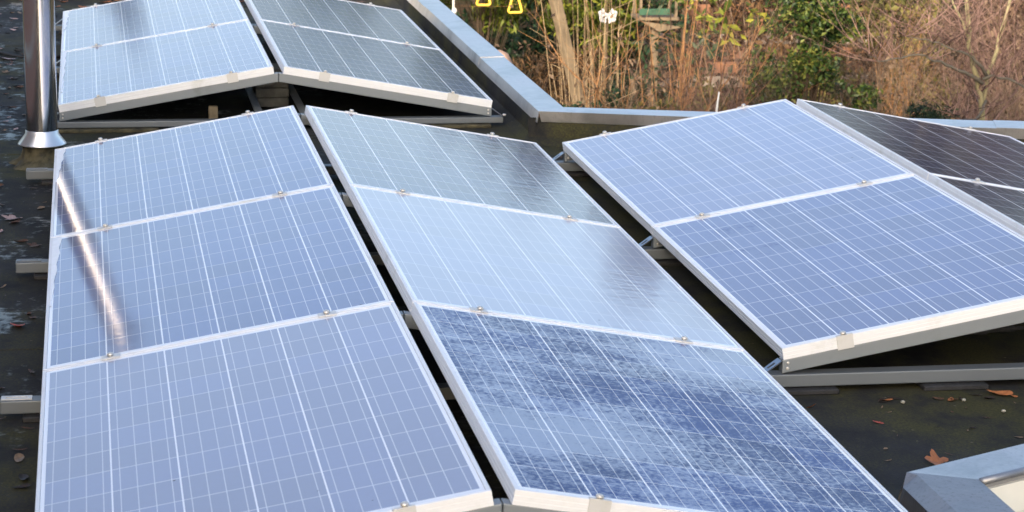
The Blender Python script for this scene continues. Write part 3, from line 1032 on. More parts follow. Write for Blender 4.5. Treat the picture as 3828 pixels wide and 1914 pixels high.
# ------------------------------------------------------------------ garden
def segs_mesh(name, segs, sides=3):
    """segs: list of (p0, p1, r0, r1) -> one mesh of thin tapered sticks"""
    S = np.array([(*a, *b, c, d) for a, b, c, d in segs], dtype=np.float64)
    p0, p1, r0, r1 = S[:, 0:3], S[:, 3:6], S[:, 6], S[:, 7]
    d = p1 - p0
    d /= np.maximum(np.linalg.norm(d, axis=1, keepdims=True), 1e-9)
    h = np.where(np.abs(d[:, 2:3]) > .9, np.array([[1., 0, 0]]), np.array([[0, 0, 1.]]))
    a = np.cross(d, h)
    a /= np.linalg.norm(a, axis=1, keepdims=True)
    b = np.cross(d, a)
    vs = []
    for p, r in ((p0, r0), (p1, r1)):
        for k in range(sides):
            th = 2 * math.pi * k / sides
            vs.append(p + (a * math.cos(th) + b * math.sin(th)) * r[:, None])
    V = np.stack(vs, axis=1).reshape(-1, 3)
    n = len(S)
    base = (np.arange(n) * 2 * sides)[:, None]
    F = np.concatenate([base + np.array([[k, (k + 1) % sides, (k + 1) % sides + sides, k + sides]]) for k in range(sides)], axis=0)
    return np_mesh(name, V, F)


def np_mesh(name, V, F):
    me = bpy.data.meshes.new(name)
    nv, nf, k = len(V), len(F), F.shape[1]
    me.vertices.add(nv)
    me.vertices.foreach_set('co', V.astype(np.float32).ravel())
    me.loops.add(nf * k)
    me.loops.foreach_set('vertex_index', F.astype(np.int32).ravel())
    me.polygons.add(nf)
    me.polygons.foreach_set('loop_start', np.arange(0, nf * k, k, dtype=np.int32))
    try:
        me.polygons.foreach_set('loop_total', np.full(nf, k, dtype=np.int32))
    except Exception:
        pass
    me.update(calc_edges=True)
    me.validate()
    return me


def leaves_mesh(name, P, size, seed, aspect=.5, droop=0.0, up=0.0, fold=.25):
    """P: (n,3) leaf positions. Each leaf two triangles folded on the midrib, its own island"""
    g = np.random.default_rng(seed)
    n = len(P)
    d = g.normal(size=(n, 3))
    d[:, 2] += up - droop
    d /= np.linalg.norm(d, axis=1, keepdims=True)
    w = g.normal(size=(n, 3))
    w -= d * (w * d).sum(1, keepdims=True)
    w /= np.linalg.norm(w, axis=1, keepdims=True)
    nn = np.cross(d, w)
    L = size * g.uniform(.6, 1.35, size=(n, 1))
    a = P - d * L * .5
    c = P + d * L * .5
    mid = P - d * L * .05
    l = mid + w * L * aspect * .5 + nn * L * fold * aspect
    r = mid - w * L * aspect * .5 + nn * L * fold * aspect
    V = np.stack([a, l, c, r], axis=1).reshape(-1, 3)
    b = (np.arange(n) * 4)[:, None]
    F = np.concatenate([b + np.array([[0, 1, 2]]), b + np.array([[0, 2, 3]])], axis=0)
    return np_mesh(name, V, F)


def grow(segs, tips, p, d, length, rad, depth, rg, wig=.18, nseg=5, branch=3, ang=.6, shrink=.6, upb=.08):
    p = Vector(p)
    d = Vector(d).normalized()
    step = length / nseg
    r = rad
    for i in range(nseg):
        d = (d + Vector((rg.gauss(0, wig), rg.gauss(0, wig), rg.gauss(0, wig) + upb))).normalized()
        q = p + d * step
        r2 = rad * (1 - .75 * (i + 1) / nseg)
        segs.append((tuple(p), tuple(q), r, r2))
        p, r = q, r2
        if depth > 0 and i >= 1:
            for _ in range(branch if rg.random() < .75 else branch - 1):
                a = Vector((rg.gauss(0, 1), rg.gauss(0, 1), rg.gauss(0, .7))).normalized()
                bd = (d + a * ang * 1.2).normalized()
                grow(segs, tips, p, bd, length * shrink * rg.uniform(.55, 1.1), r * .62, depth - 1, rg, wig, max(3, nseg - 1), branch, ang, shrink, upb)
        if depth == 0: tips.append(tuple(p))
    tips.append(tuple(p))


BK = {'brown': barkmat('twig_brown', (.035, .025, .019), (.30, .22, .16)), 'orange': barkmat('twig_orange', (.16, .07, .03), (.48, .25, .11)),
      'red': barkmat('twig_red', (.06, .034, .028), (.33, .205, .17)), 'grey': barkmat('bark_grey', (.05, .045, .04), (.18, .16, .13)),
      'olive': barkmat('bark_olive', (.14, .12, .06), (.38, .33, .19)), 'straw': barkmat('straw', (.09, .055, .03), (.50, .36, .21)), 'dark': barkmat('bark_dark', (.03, .022, .015), (.08, .055, .035)),
      'wood': simple('tan_timber', (.21, .155, .095), .75, var=.2, scale=7, bump=.3)}
LF = {'holly': leafmat('leaf_holly', [(.1, (.010, .024, .008)), (.45, (.032, .064, .014)), (.7, (.08, .12, .024)), (.95, (.20, .20, .045))], .45, .2, .3),
      'thuja': leafmat('leaf_thuja', [(.1, (.035, .058, .006)), (.5, (.12, .16, .016)), (.9, (.27, .27, .03))], .6, .3),
      'rhodo': leafmat('leaf_rhodo', [(.1, (.05, .09, .012)), (.5, (.22, .25, .025)), (.9, (.42, .40, .05))], .35, .3),
      'laurel': leafmat('leaf_laurel', [(.1, (.008, .022, .010)), (.6, (.020, .050, .022)), (.95, (.05, .09, .04))], .5, .15, .25),
      'dry': leafmat('leaf_dry', [(.1, (.06, .038, .024)), (.5, (.17, .105, .065)), (.9, (.34, .24, .155))], .7, .3),
      'rust': leafmat('leaf_rust', [(.1, (.07, .030, .020)), (.5, (.17, .078, .050)), (.9, (.30, .16, .10))], .7, .25),
      'brownfir': leafmat('leaf_brown_fir', [(.1, (.035, .020, .010)), (.5, (.085, .048, .022)), (.9, (.18, .10, .045))], .8, .2),
      'darkbrown': leafmat('leaf_dark_brown', [(.1, (.017, .012, .009)), (.5, (.040, .027, .019)), (.9, (.08, .053, .036))], .8, .1),
      'fir': leafmat('leaf_fir', [(.1, (.006, .016, .008)), (.6, (.018, .036, .016)), (.95, (.06, .09, .03))], .6, .15),
      'olive': leafmat('leaf_olive', [(.1, (.04, .045, .012)), (.5, (.12, .12, .028)), (.9, (.26, .23, .06))], .6, .25)}


def gz(x, y, z=GZ): return (x, y, z)


def twig_shrub(name, lab, cat, x, y, h, n, spread, bark, seed, depth=2, rad=.010, leafk=None, nl=0, ls=.04, group=None, branch=2, wig=.16, ang=.6, shrink=.55, lean=(0, 0), foot=.25, upb=.08, aspect=.5):
    rg = random.Random(seed)
    root = empty(name, lab, cat, (x, y, GZ), group)
    segs, tips = [], []
    for i in range(n):
        a = rg.uniform(0, 6.28)
        q = math.sqrt(rg.random())
        b = Vector((math.cos(a) * q * foot, math.sin(a) * q * foot, 0))
        d = Vector((math.cos(a) * q * spread + lean[0] + rg.gauss(0, .08), math.sin(a) * q * spread + lean[1] + rg.gauss(0, .08), 1))
        grow(segs, tips, b, d, h * rg.uniform(.72, 1.08), rad * rg.uniform(.7, 1.2), depth, rg, wig, 7, branch, ang, shrink, upb)
    link('stems', segs_mesh('stems', segs), BK[bark], root)
    if leafk and nl:
        g = np.random.default_rng(seed)
        T_ = np.array(tips)
        P = T_[g.integers(0, len(T_), nl)] + g.normal(scale=ls * .8, size=(nl, 3))
        link('leaves', leaves_mesh('leaves', P, ls, seed, aspect), LF[leafk], root)
    return root


def blob_points(seed, blobs, n):
    """clumped points: blobs = [(x,y,z,rx,ry,rz,weight)]; mostly near the clump surfaces, with gaps between"""
    g = np.random.default_rng(seed)
    out = []
    W_ = sum(b[6] for b in blobs)
    for (x, y, z, rx, ry, rz, w) in blobs:
        m = int(n * w / W_)
        d = g.normal(size=(m, 3))
        d /= np.linalg.norm(d, axis=1, keepdims=True)
        q = g.uniform(.35, 1.0, size=(m, 1)) ** .6
        q *= 1 + .22 * np.sin(d[:, :1] * 7 + x * 9) * np.cos(d[:, 2:] * 6 + y * 5)
        out.append(np.array([x, y, z]) + d * q * np.array([rx, ry, rz]))
    return np.concatenate(out)


def bush(name, lab, cat, x, y, zlo, zhi, w, leafk, bark, seed, n=6000, ls=.05, nb=26, aspect=.5, droop=0, group=None, depth_=.7, part='foliage', cone=0.0, trunk=.03):
    rg = random.Random(seed)
    root = empty(name, lab, cat, (x, y, GZ), group)
    blobs, segs = [], []
    for i in range(nb):
        t = rg.random()
        z = zlo + (zhi - zlo) * t
        ww = w * (1 - cone * t) * (1 - .35 * abs(2 * t - .9) ** 2 * (cone == 0))
        a = rg.uniform(0, 6.28)
        q = math.sqrt(rg.random())
        bx, by = math.cos(a) * q * ww, math.sin(a) * q * ww * depth_
        s = w * rg.uniform(.22, .42) * (1 - cone * t * .6)
        blobs.append((bx, by, z - GZ, s, s, s * rg.uniform(.7, 1.2), s ** 2))
        segs.append(((bx * .15, by * .15, max(0, (z - GZ) * .35)), (bx, by, z - GZ), trunk * .2, trunk * .07))
    P = blob_points(seed, blobs, n)
    link(part, leaves_mesh(part, P, ls, seed, aspect, droop), LF[leafk], root)
    segs.append(((0, 0, 0), (0, 0, zlo - GZ + (zhi - zlo) * .8), trunk, trunk * .3))
    link('branches', segs_mesh('branches', segs, 5), BK[bark], root)
    return root


# -- swing with rings
sw = empty('garden_swing', 'weathered timber garden swing, its leaning post in front of the conifer hedge', 'swing frame', (3.4, 11, GZ))
def beam4(pa, pb, w, d, name):
    pa, pb = Vector(pa), Vector(pb)
    t = (pb - pa).normalized()
    sx = Vector((1, 0, 0))
    if abs(t.x) > .8: sx = Vector((0, 1, 0))
    sx = (sx - t * sx.dot(t)).normalized()
    sy = t.cross(sx)
    # turn the post so that two faces show
    a = R(28)
    ex, ey = sx * math.cos(a) + sy * math.sin(a), -sx * math.sin(a) + sy * math.cos(a)
    mb = MB()
    vs = [p + ex * i * w + ey * j * d for p in (pa, pb) for i, j in ((-1, -1), (1, -1), (1, 1), (-1, 1))]
    mb.add(vs, [(0, 3, 2, 1), (4, 5, 6, 7), (0, 1, 5, 4), (1, 2, 6, 5), (2, 3, 7, 6), (3, 0, 4, 7)])
    return at0(mb.obj(name, BK['wood'], sw, bevel=.006), sw)
beam4((3.745, 11.0, GZ), (3.06, 11.0, 0.08), .046, .040, 'post')
beam4((.5, 11.0, 0.13), (3.3, 11.0, 0.13), .055, .05, 'beam')
beam4((.1, 10.2, GZ), (.7, 11.0, 0.06), .055, .05, 'post')
M_YEL = simple('yellow_plastic', (.88, .56, .07), .35, var=.04)
M_ROPE = simple('pale_rope', (.62, .60, .55), .8, var=.1, scale=60)
for i, (rx, rz, lab) in enumerate(((2.598, -.612, 'yellow trapeze ring nearer the zinc coping, half cut by the top edge'), (2.883, -.680, 'yellow trapeze ring nearer the leaning timber post'))):
    rt = empty('trapeze_ring', lab, 'swing ring', (rx, 11, rz), 'yellow swing rings')
    pts = []
    for (cx, cz, a0, a1) in ((-.042, -.050, 180, 290), (.042, -.050, 250, 360), (.012, .052, 20, 90), (-.012, .052, 90, 160)):
        for k in range(5):
            a = R(a0 + (a1 - a0) * k / 4)
            pts.append((cx + .018 * math.cos(a), 0, cz + .018 * math.sin(a)))
    MB().tube(pts, .0115, 8, closed=True).obj('handle', M_YEL, rt, smooth=True)
    MB().tube([(0, 0, .058), (0, 0, .4), (0, 0, .13 - rz)], .006, 6).obj('rope', M_ROPE, rt)
    MB().box(-.012, .012, -.008, .008, .066, .10).obj('rope_clip', simple('grey_plastic', (.25, .33, .36), .5), rt, bevel=.003)
rp = empty('swing_rope', 'white rope with a knot hanging just beyond the zinc coping', 'rope', (2.33, 11, .13))
pts = [(0, 0, 0), (.004, 0, -.4), (-.002, 0, -.75), (.0, 0, -.86), (.004, 0, -1.0)]
MB().tube(pts, .011, 8).obj('rope', M_ROPE, rp, smooth=True)
MB().lathe([(.008, -.03), (.022, -.018), (.026, 0), (.02, .018), (.006, .03)], c=(.006, 0, -.86), n=10).obj('knot', M_ROPE, rp, smooth=True)

# -- boulder
mb = MB().lathe([(.02, 0), (.16, .02), (.185, .12), (.175, .24), (.13, .31), (.06, .335), (.01, .338)], n=24)
mb.v = [(x * 1.0 + .012 * math.sin(y * 30), y * .9, z + .01 * math.sin(x * 25)) for x, y, z in mb.v]
o = mb.obj('boulder', simple('pink_stone', (.52, .33, .24), .85, var=.2, scale=12, bump=.4), None, smooth=True)
o.location = (2.80, 11.6, -1.515)
tag(o, 'rounded pinkish brown boulder on a stub just behind the coping', 'boulder')
mb = MB().lathe([(.15, 0), (.16, .02), (.15, 1.085), (.14, 1.10)], n=16)
o = mb.obj('tree_stump', BK['dark'], None)
o.location = (2.80, 11.6, GZ)
tag(o, 'dark upright stump carrying the pinkish boulder', 'tree stump')

# -- conifers behind the swing
for k, (x, y, zl, zh, w, lab) in enumerate([(2.15, 14.8, -1.35, 1.2, .75, 'yellowish green conifer behind the left swing ring'), (3.15, 14.4, -1.25, 1.3, .72, 'yellowish green conifer between the ring and the leaning post'),
                                            (4.15, 14.9, -1.50, 1.4, .75, 'yellowish green conifer right of the leaning post')]):
    bush('conifer_tree', lab, 'conifer', x, y, zl, zh, w, 'thuja', 'dark', 30 + k, n=9000, ls=.085, nb=34, aspect=.32, droop=1.3, group='conifers behind the swing')
for k, (x, y, lab) in enumerate([(2.7, 13.6, 'dry brown conifer skirt below the green crown, left one'), (3.35, 13.5, 'dry brown conifer skirt below the green crown, right of the boulder'), (3.95, 13.9, 'dry brown brush behind the foot of the leaning post')]):
    bush('dry_brush', lab, 'dry brush', x, y, -2.5, -1.62, .5, 'brownfir', 'brown', 60 + k, n=4200, ls=.075, nb=22, aspect=.22, droop=.9, group='dry brown brush under the conifers')
bush('laurel_shrub', 'dark glossy leaved shrub behind the coping by the white rope', 'shrub', 2.02, 12.6, -2.0, -.3, .30, 'laurel', 'dark', 71, n=700, ls=.12, nb=20, aspect=.42)

# -- pale dry grasses and tall stalks
def grass_clump(lab, x, y, h, n, spread, seed, bark='straw', rad=.004, plume=True, group='pale dry grass clumps'):
    rg = random.Random(seed)
    root = empty('dry_grass', lab, 'dry grass', (x, y, GZ), group)
    segs, tips = [], []
    for i in range(n):
        a, q = rg.uniform(0, 6.28), math.sqrt(rg.random())
        p = Vector((math.cos(a) * q * spread * .5, math.sin(a) * q * spread * .5, 0))
        d = Vector((math.cos(a) * q * spread * .35 + rg.gauss(0, .07), math.sin(a) * q * .2, 1)).normalized()
        hh = h * rg.uniform(.45, 1.05)
        for s in range(6):
            d = (d + Vector((rg.gauss(0, .02), rg.gauss(0, .02), 0))).normalized()
            q2 = p + d * hh / 6
            segs.append((tuple(p), tuple(q2), rad * (1 - .1 * s), rad * (.9 - .1 * s)))
            p = q2
        if rg.random() < .6:                            # a bent, broken top
            d = (d + Vector((rg.choice((-1, 1)) * rg.uniform(.6, 1.6), 0, -.4))).normalized()
            segs.append((tuple(p), tuple(p + d * rg.uniform(.08, .3)), rad * .5, rad * .3))
        tips.append(tuple(p))
    link('stalks', segs_mesh('stalks', segs), BK[bark], root)
    if plume:
        g = np.random.default_rng(seed)
        T_ = np.array(tips)
        P = np.repeat(T_, 7, axis=0) + g.normal(scale=(.02, .02, .06), size=(len(T_) * 7, 3))
        link('seed_heads', leaves_mesh('seed_heads', P, .035, seed, .3, up=1.5), LF['dry'], root)


for k, (x, y, h, n_, sp, lab) in enumerate([
        (2.62, 6.6, 1.75, 16, .10, 'pale dry grass clump right beside the coping'), (2.84, 7.0, 1.9, 20, .12, 'pale dry grass clump in front of the leaning post'),
        (2.98, 7.1, 1.65, 16, .12, 'short straw coloured grass clump above the coping corner'), (3.22, 9.6, 2.65, 22, .16, 'tall straw stalks right of the leaning post'),
        (3.50, 9.9, 2.75, 20, .16, 'tall straw stalks left of the white butterfly ornament'), (3.86, 9.2, 2.5, 22, .18, 'tall reddish straw stalks below the bird table'),
        (4.15, 8.8, 1.5, 16, .2, 'low straw stalks between bird table and reddish bush')]):
    grass_clump(lab, x, y, h, n_, sp, 100 + k, bark='straw' if k != 5 else 'orange', rad=.0055)

# -- forked orange shrub and other shrubs
twig_shrub('forked_shrub', 'bare forked shrub with orange brown stems above the rear coping', 'shrub', 3.36, 7.5, 1.95, 5, .28, 'orange', 5, depth=2, rad=.024, leafk='dry', nl=90, ls=.05, branch=2, wig=.2, ang=.8)
twig_shrub('dry_shrub', 'brown shrub with curled dry leaves left of the forked shrub', 'shrub', 3.05, 8.6, 1.3, 8, .2, 'brown', 6, depth=2, leafk='dry', nl=400, ls=.05, group='dry brown shrubs')
twig_shrub('dry_shrub', 'brown shrub with curled dry leaves below the white butterfly ornament', 'shrub', 3.55, 9.0, 1.35, 8, .22, 'brown', 8, depth=2, leafk='dry', nl=500, ls=.055, group='dry brown shrubs')
bush('evergreen_shrub', 'small dark green leafed shrub among dry stalks above the coping corner', 'shrub', 2.98, 8.0, -1.75, -.95, .33, 'laurel', 'dark', 75, n=900, ls=.05, nb=14)
bush('evergreen_shrub', 'low green shrub peeping over the rear coping beside straw stalks', 'shrub', 2.50, 7.3, -2.1, -1.10, .30, 'thuja', 'dark', 76, n=2200, ls=.05, nb=16)
bush('evergreen_shrub', 'low olive shrub between forked shrub and reddish bush', 'shrub', 3.85, 8.7, -2.2, -1.05, .45, 'olive', 'brown', 77, n=1700, ls=.05, nb=18)
twig_shrub('reddish_bush', 'dense twiggy reddish bush left of the tall holly', 'shrub', 3.92, 7.5, 1.72, 22, .26, 'red', 9, depth=3, rad=.008, leafk='rust', nl=700, ls=.02, branch=2, wig=.12, ang=.5, shrink=.5)
twig_shrub('pale_stem', 'single pale stem shrub in front of the broad leaved yellow shrub', 'shrub', 3.62, 7.4, 1.95, 2, .12, 'straw', 10, depth=1, rad=.012, branch=1)
# white peg
mb = MB().tube([(3.645, 6.9, GZ), (3.65, 6.9, -1.2), (3.655, 6.9, -.92), (3.668, 6.9, -.80)], [.010, .010, .009, .006], 8)
tag(mb.obj('white_stake', M_WHITE, None, smooth=True), 'thin whitish stake showing just above the right block of panels', 'stake')

# -- holly
bush('holly_tree', 'tall dense green leafy holly in the garden behind the right block', 'holly', 4.55, 7.7, -2.2, .35, .44, 'holly', 'dark', 81, n=15000, ls=.046, nb=60, depth_=.8)
bush('holly_tree', 'looser yellow green holly right behind the tall dense one', 'holly', 5.02, 8.9, -2.0, .4, .46, 'holly', 'dark', 82, n=8500, ls=.055, nb=30, depth_=.8)
bush('evergreen_shrub', 'dark blue green shrub at the foot of the tall holly', 'shrub', 4.32, 7.3, -2.2, -.98, .30, 'laurel', 'dark', 83, n=3200, ls=.05, nb=24)
# -- broad leaved shrub
def broad(lab, x, y, pts, leafk, ls, seed, n):
    root = empty('broad_leaved_shrub', lab, 'shrub', (x, y, GZ))
    rg = random.Random(seed)
    segs, P = [], []
    for (px, pz) in pts:
        py = rg.uniform(-.15, .15)
        p = Vector((px, py, pz - GZ))
        segs.append(((px * .3, 0, .1), tuple(p), .012, .006))
        for _ in range(n):
            P.append(p + Vector((rg.gauss(0, .075), rg.gauss(0, .07), rg.gauss(0, .06))))
    link('foliage', leaves_mesh('foliage', np.array([tuple(q) for q in P]), ls, seed, .36, droop=.35), LF[leafk], root)
    link('stems', segs_mesh('stems', segs, 5), BK['dark'], root)
broad('broad leaved shrub with yellow drooping leaves at the top edge', 4.5, 11.2, [(-.15, -.62), (0, -.72), (.18, -.66), (.06, -.9), (.35, -.85), (.45, -1.0), (.62, -.80), (.7, -.9)], 'rhodo', .15, 5, 12)
broad('broad leaved shrub with dark blue green leaves under the yellow leaved one', 4.3, 10.6, [(-.25, -1.0), (-.1, -1.15), (.1, -.95), (.2, -1.2), (.35, -1.05), (.05, -1.35), (-.3, -1.3), (.45, -1.3), (.0, -.85)], 'laurel', .15, 6, 14)

# -- bird table
bt = empty('bird_table', 'wooden bird table with green edged roof among the tall stalks', 'bird table', (4.40, 12, GZ))
MB().box(-.035, .035, -.035, .035, 0, 1.66).obj('post', BK['wood'], bt, bevel=.004)
MB().box(-.20, .20, -.16, .16, 1.662, 1.690).obj('tray', BK['wood'], bt, bevel=.003)
MB().box(-.19, .11, -.175, -.163, 1.715, 1.775).obj('green_board', simple('green_paint', (.04, .11, .065), .5, var=.1), bt, bevel=.002)
mb = MB().prism_y([(-.23, 1.99), (0, 2.16), (.23, 1.99), (.22, 1.96), (0, 2.12), (-.22, 1.96)], -.2, .2)
mb.obj('roof', BK['wood'], bt)
for sx in (-.17, .17):
    for sy in (-.13, .13):
        MB().box(sx - .012, sx + .012, sy - .012, sy + .012, 1.692, 2.02).obj('roof_post', BK['wood'], bt)
# brace
mb = MB().add([(-.16, -.17, 1.655), (.24, -.17, 1.60), (.0, -.17, 1.56), (-.16, -.15, 1.655), (.24, -.15, 1.60), (.0, -.15, 1.56)], [(0, 1, 2), (5, 4, 3), (0, 3, 4, 1), (1, 4, 5, 2), (2, 5, 3, 0)])
mb.obj('brace_board', BK['wood'], bt)

# -- wooden fence of horizontal rails far behind
fe = empty('wooden_fence', 'reddish brown wooden fence of horizontal boards behind the bird table', 'fence', (6.0, 17.2, GZ))
M_FENCE = simple('fence_wood', (.30, .135, .07), .8, var=.3, scale=5, bump=.4)
M_FENCE2 = simple('grey_fence_wood', (.34, .29, .24), .8, var=.3, scale=5, bump=.4)
for k in range(9):
    z0 = .15 + k * .17
    mb = MB().box(-1.2, 2.6, -.012 - .008 * (k % 2), .012, z0, z0 + .13)
    mb.obj('board', M_FENCE if k % 3 else M_FENCE2, fe, bevel=.004)
for xx in (-1.1, .1, 1.3, 2.5):
    MB().box(xx - .04, xx + .04, .014, .09, 0, 1.75).obj('post', M_FENCE, fe, bevel=.005)

M_ORN = simple('weathered_white', (.55, .55, .56), .7, var=.35, scale=45)
# -- white butterfly ornament
bf = empty('butterfly_ornament', 'white butterfly shaped garden ornament on a thin stick among dry stalks', 'garden ornament', (3.50, 10, GZ))
for s in (-1, 1):
    mb = MB()
    out = []
    for i in range(18):
        a = 2 * math.pi * i / 18
        q = .046 * (1 + .16 * math.sin(5 * a))
        out.append((s * (.040 + q * .85 * math.cos(a)) , q * math.sin(a) * 1.25 + .3 * abs(.04 + q * math.cos(a))))
    n_ = len(out)
    vs = [(x, -abs(x) * .25 - .004, z + 1.94) for x, z in out] + [(x, -abs(x) * .25 + .004, z + 1.94) for x, z in out]
    fs = [tuple(range(n_)), tuple(range(2 * n_ - 1, n_ - 1, -1))] + [(i, (i + 1) % n_, (i + 1) % n_ + n_, i + n_) for i in range(n_)]
    mb.add(vs, fs).obj('wing', M_ORN, bf)
MB().tube([(0, 0, 0), (.01, 0, 1.0), (0, 0, 1.93)], .006, 6).obj('stick', BK['dark'], bf)

# -- dwarf conifer and the thicket on the right
bush('dwarf_conifer', 'small dark bushy conifer right behind the dark right hand panels', 'conifer', 5.12, 6.6, -1.75, -.86, .34, 'fir', 'dark', 91, n=5200, ls=.07, nb=22, aspect=.14)
THK = [(5.62, 8.7, 1.55, 9, 'brown', 'dry', 260, 'brown twiggy thicket shrub right of the tall holly'), (6.15, 8.3, 1.5, 9, 'red', 'dry', 260, 'red brown twiggy thicket shrub left of the bare tree'),
       (6.6, 8.9, 1.6, 10, 'brown', 'dry', 400, 'brown twiggy thicket shrub at the right edge behind the bare tree'), (5.85, 10.2, 1.7, 9, 'brown', 'dry', 300, 'brown twiggy thicket shrub behind the loose holly'),
       (6.4, 10.6, 1.75, 10, 'orange', 'dry', 500, 'orange brown thicket shrub with most dry leaves at upper right'), (7.1, 10.4, 1.8, 10, 'red', 'dry', 400, 'red brown thicket shrub in the upper right corner'),
       (7.4, 9.6, 1.7, 8, 'brown', 'dry', 400, 'brown thicket shrub cut off by the right picture edge'), (5.45, 7.6, 1.1, 7, 'straw', 'dry', 200, 'low straw brown shrub left of the bare tree foot'),
       (6.25, 7.6, 1.2, 7, 'straw', 'dry', 260, 'low straw brown shrub right of the bare tree foot'), (7.9, 11.6, 1.9, 10, 'red', 'dry', 400, 'reddish brown thicket shrub deep in the upper right corner')]
for k, (x, y, h, n_, bk_, lk, nl, lab) in enumerate(THK):
    twig_shrub('thicket_shrub', lab, 'shrub', x, y, h, n_, .30, bk_, 200 + k, depth=2, rad=.010, leafk=lk, nl=nl, ls=.04, group='brown thicket shrubs at the right', branch=2, wig=.15, ang=.55, shrink=.5)

# -- bare tree: olive trunk, long limbs reaching left
tr = empty('bare_tree', 'bare multi stemmed tree with olive grey bark at the right', 'tree', (5.66, 6.7, GZ))
def limb(pts, rads, twigs, seed, name='limb', mat='olive'):
    rg = random.Random(seed)
    P = [Vector(p) - Vector((5.66, 6.7, GZ)) for p in pts]
    # smooth the polyline
    Q, Rr = [], []
    for i in range(len(P) - 1):
        for s in range(4):
            t = s / 4
            p0, p1, p2, p3 = P[max(i - 1, 0)], P[i], P[i + 1], P[min(i + 2, len(P) - 1)]
            Q.append(.5 * ((2 * p1) + (-p0 + p2) * t + (2 * p0 - 5 * p1 + 4 * p2 - p3) * t * t + (-p0 + 3 * p1 - 3 * p2 + p3) * t ** 3))
            Rr.append(.6 * (rads[i] + (rads[i + 1] - rads[i]) * t))
    Q.append(P[-1]); Rr.append(rads[-1] * .6)
    Q = [q + Vector((rg.gauss(0, .006), rg.gauss(0, .006), rg.gauss(0, .006))) for q in Q]
    o = MB().tube(Q, Rr, 8).obj(name, BK[mat], tr, smooth=True)
    if twigs:
        segs, tips = [], []
        for _ in range(twigs * 2):
            i = rg.randrange(len(Q) // 4, len(Q))
            d = Vector((rg.gauss(0, .6), rg.gauss(0, .5), rg.uniform(.1, 1)))
            grow(segs, tips, Q[i], d, rg.uniform(.25, .7), max(.0045, Rr[i] * .4), 1, rg, .12, 5, 1, .6, .6, .06)
        link('twigs', segs_mesh('twigs', segs), BK['red'], o)
limb([(5.66, 6.7, GZ), (5.64, 6.7, -1.5), (5.62, 6.7, -.95), (5.55, 6.7, -.66), (5.47, 6.68, -.35), (5.42, 6.65, .1), (5.40, 6.6, .6)], [.052, .046, .040, .034, .030, .024, .012], 14, 1, 'trunk')
limb([(5.60, 6.72, -1.1), (5.66, 6.74, -.75), (5.74, 6.75, -.4), (5.83, 6.78, .0), (5.86, 6.8, .4)], [.030, .027, .024, .018, .010], 10, 2)
limb([(5.60, 6.66, -.72), (5.42, 6.6, -.62), (5.2, 6.5, -.53), (5.0, 6.45, -.47), (4.75, 6.4, -.50), (4.62, 6.38, -.46)], [.024, .021, .016, .012, .008, .004], 16, 3, mat='grey')
limb([(5.62, 6.66, -.66), (5.45, 6.55, -.50), (5.25, 6.45, -.42), (5.05, 6.4, -.36), (4.86, 6.35, -.32)], [.022, .018, .013, .009, .004], 16, 4, mat='grey')
limb([(5.64, 6.68, -.85), (5.5, 6.5, -.95), (5.32, 6.4, -.92), (5.22, 6.35, -.86)], [.018, .014, .010, .004], 8, 5, mat='grey')
limb([(5.55, 6.7, -.70), (5.7, 6.6, -.66), (5.95, 6.5, -.75), (6.15, 6.45, -.72)], [.022, .018, .012, .006], 12, 6, mat='grey')
limb([(5.50, 6.7, -.5), (5.42, 6.62, -.3), (5.28, 6.6, -.05), (5.2, 6.55, .3)], [.018, .015, .011, .006], 12, 7)

# -- background hedge row and trees (also what the panels mirror)
for k, (x, y, w, zh, lk, bk_, lab) in enumerate([
        (5.0, 19.0, 1.0, .4, 'olive', 'brown', 'olive green hedge shrub behind the wooden fence, left end'), (6.9, 18.6, 1.0, .5, 'dry', 'brown', 'brown beech hedge shrub behind the wooden fence'),
        (8.4, 15.5, 1.0, .3, 'dry', 'brown', 'brown leafed hedge shrub behind the thicket'), (9.6, 14.2, 1.1, .4, 'rust', 'brown', 'rust brown hedge shrub deep in the upper right'),
        (7.2, 13.4, .8, -.1, 'olive', 'brown', 'olive hedge shrub behind the holly trees'), (5.9, 13.8, .8, -.2, 'brownfir', 'brown', 'dark brown hedge shrub behind the broad leaved shrubs'),
        (8.5, 12.2, .8, .2, 'dry', 'brown', 'tan leafed hedge shrub at the right picture edge'), (4.9, 15.8, .7, -.6, 'laurel', 'dark', 'dark green hedge shrub behind the tall stalks'),
        (11.0, 17.5, 1.4, 1.2, 'dry', 'brown', 'tall brown hedge shrub beyond the right edge'), (3.9, 18.5, .9, .3, 'laurel', 'dark', 'dark green hedge shrub behind the conifers')]):
    bush('hedge_shrub', lab, 'shrub', x, y, -2.45, zh, w, lk, bk_, 300 + k, n=5200, ls=.085, nb=34, group='background hedge shrubs', depth_=.6)


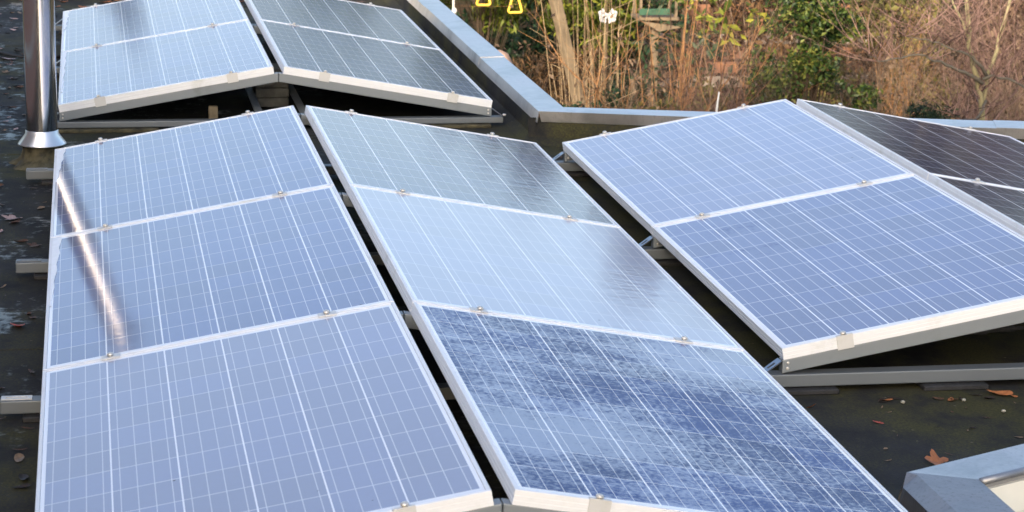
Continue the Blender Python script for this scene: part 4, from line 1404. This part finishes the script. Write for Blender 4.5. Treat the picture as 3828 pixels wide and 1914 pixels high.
def tree(lab, x, y, h, w, lk, bk_, seed, n=5200, ls=.20, nb=46):
    rg = random.Random(seed)
    root = empty('background_tree', lab, 'tree', (x, y, GZ), 'background trees')
    segs, tips = [], []
    grow(segs, tips, (0, 0, 0), (0, 0, 1), h * .7, .11, 2, rg, .06, 7, 2, .6, .4, .12)
    link('trunk', segs_mesh('trunk', segs, 5), BK[bk_], root)
    blobs = []
    for i in range(nb):
        t = rg.random() ** .8
        a, q = rg.uniform(0, 6.28), math.sqrt(rg.random())
        ww = w * min(1.0, 1.75 * (1.03 - t)) ** .8
        s = min(w, 1.4) * rg.uniform(.24, .42) * (1.15 - .5 * t)
        blobs.append((math.cos(a) * q * ww, math.sin(a) * q * ww * .8, h * (.05 + .86 * t), s, s, s * .9, s * s))
    link('crown', leaves_mesh('crown', blob_points(seed, blobs, n), ls, seed, .6), LF[lk], root)


for k, (x, y, h, w, lk, lab) in enumerate([
        (3.6, 27, 4.7, 1.9, 'darkbrown', 'brown bare looking tree far behind the conifers'), (6.4, 26, 6.5, 2.2, 'darkbrown', 'brown bare looking tree far behind the fence'), (9.2, 25, 7.6, 2.4, 'darkbrown', 'tall brown tree far behind the holly'),
        (12.4, 23, 7.3, 2.4, 'darkbrown', 'brown tree far behind the thicket'), (15.0, 20.5, 7.0, 2.4, 'darkbrown', 'rust brown tree far beyond the right edge'), (17.0, 17, 6.5, 2.6, 'darkbrown', 'broad brown tree far right of the picture'),
        (7.8, 28.5, 7.0, 2.3, 'darkbrown', 'brown tree farthest back, seen between two trees behind the fence'), (10.8, 27, 7.8, 2.4, 'darkbrown', 'tallest brown tree far behind the holly and thicket'), (13.8, 24.5, 7.6, 2.4, 'darkbrown', 'brown tree in the second row far behind the thicket'),
(10.5, -3.5, 7.5, 2.6, 'darkbrown', 'added dark tree right of the flat roof, outside the picture'), (9.5, -8.5, 8.0, 2.6, 'darkbrown', 'added dark tree right of the flat roof near the house, outside the picture'), (11.0, 1.5, 7.0, 2.5, 'darkbrown', 'added dark tree right of the flat roof beside the garden, outside the picture'),  # unseen trees added to darken the flue's right edge
        (-1.3, 27, 6.5, .75, 'fir', 'slim dark conifer far behind the back block'), (.9, 28, 4.0, 1.8, 'darkbrown', 'low brown tree far behind the zinc coping'), (19.0, 13, 6.2, 2.7, 'darkbrown', 'dark brown tree at the far right')]):
    tree(lab, x, y, h, w, lk, 'dark', 400 + k)
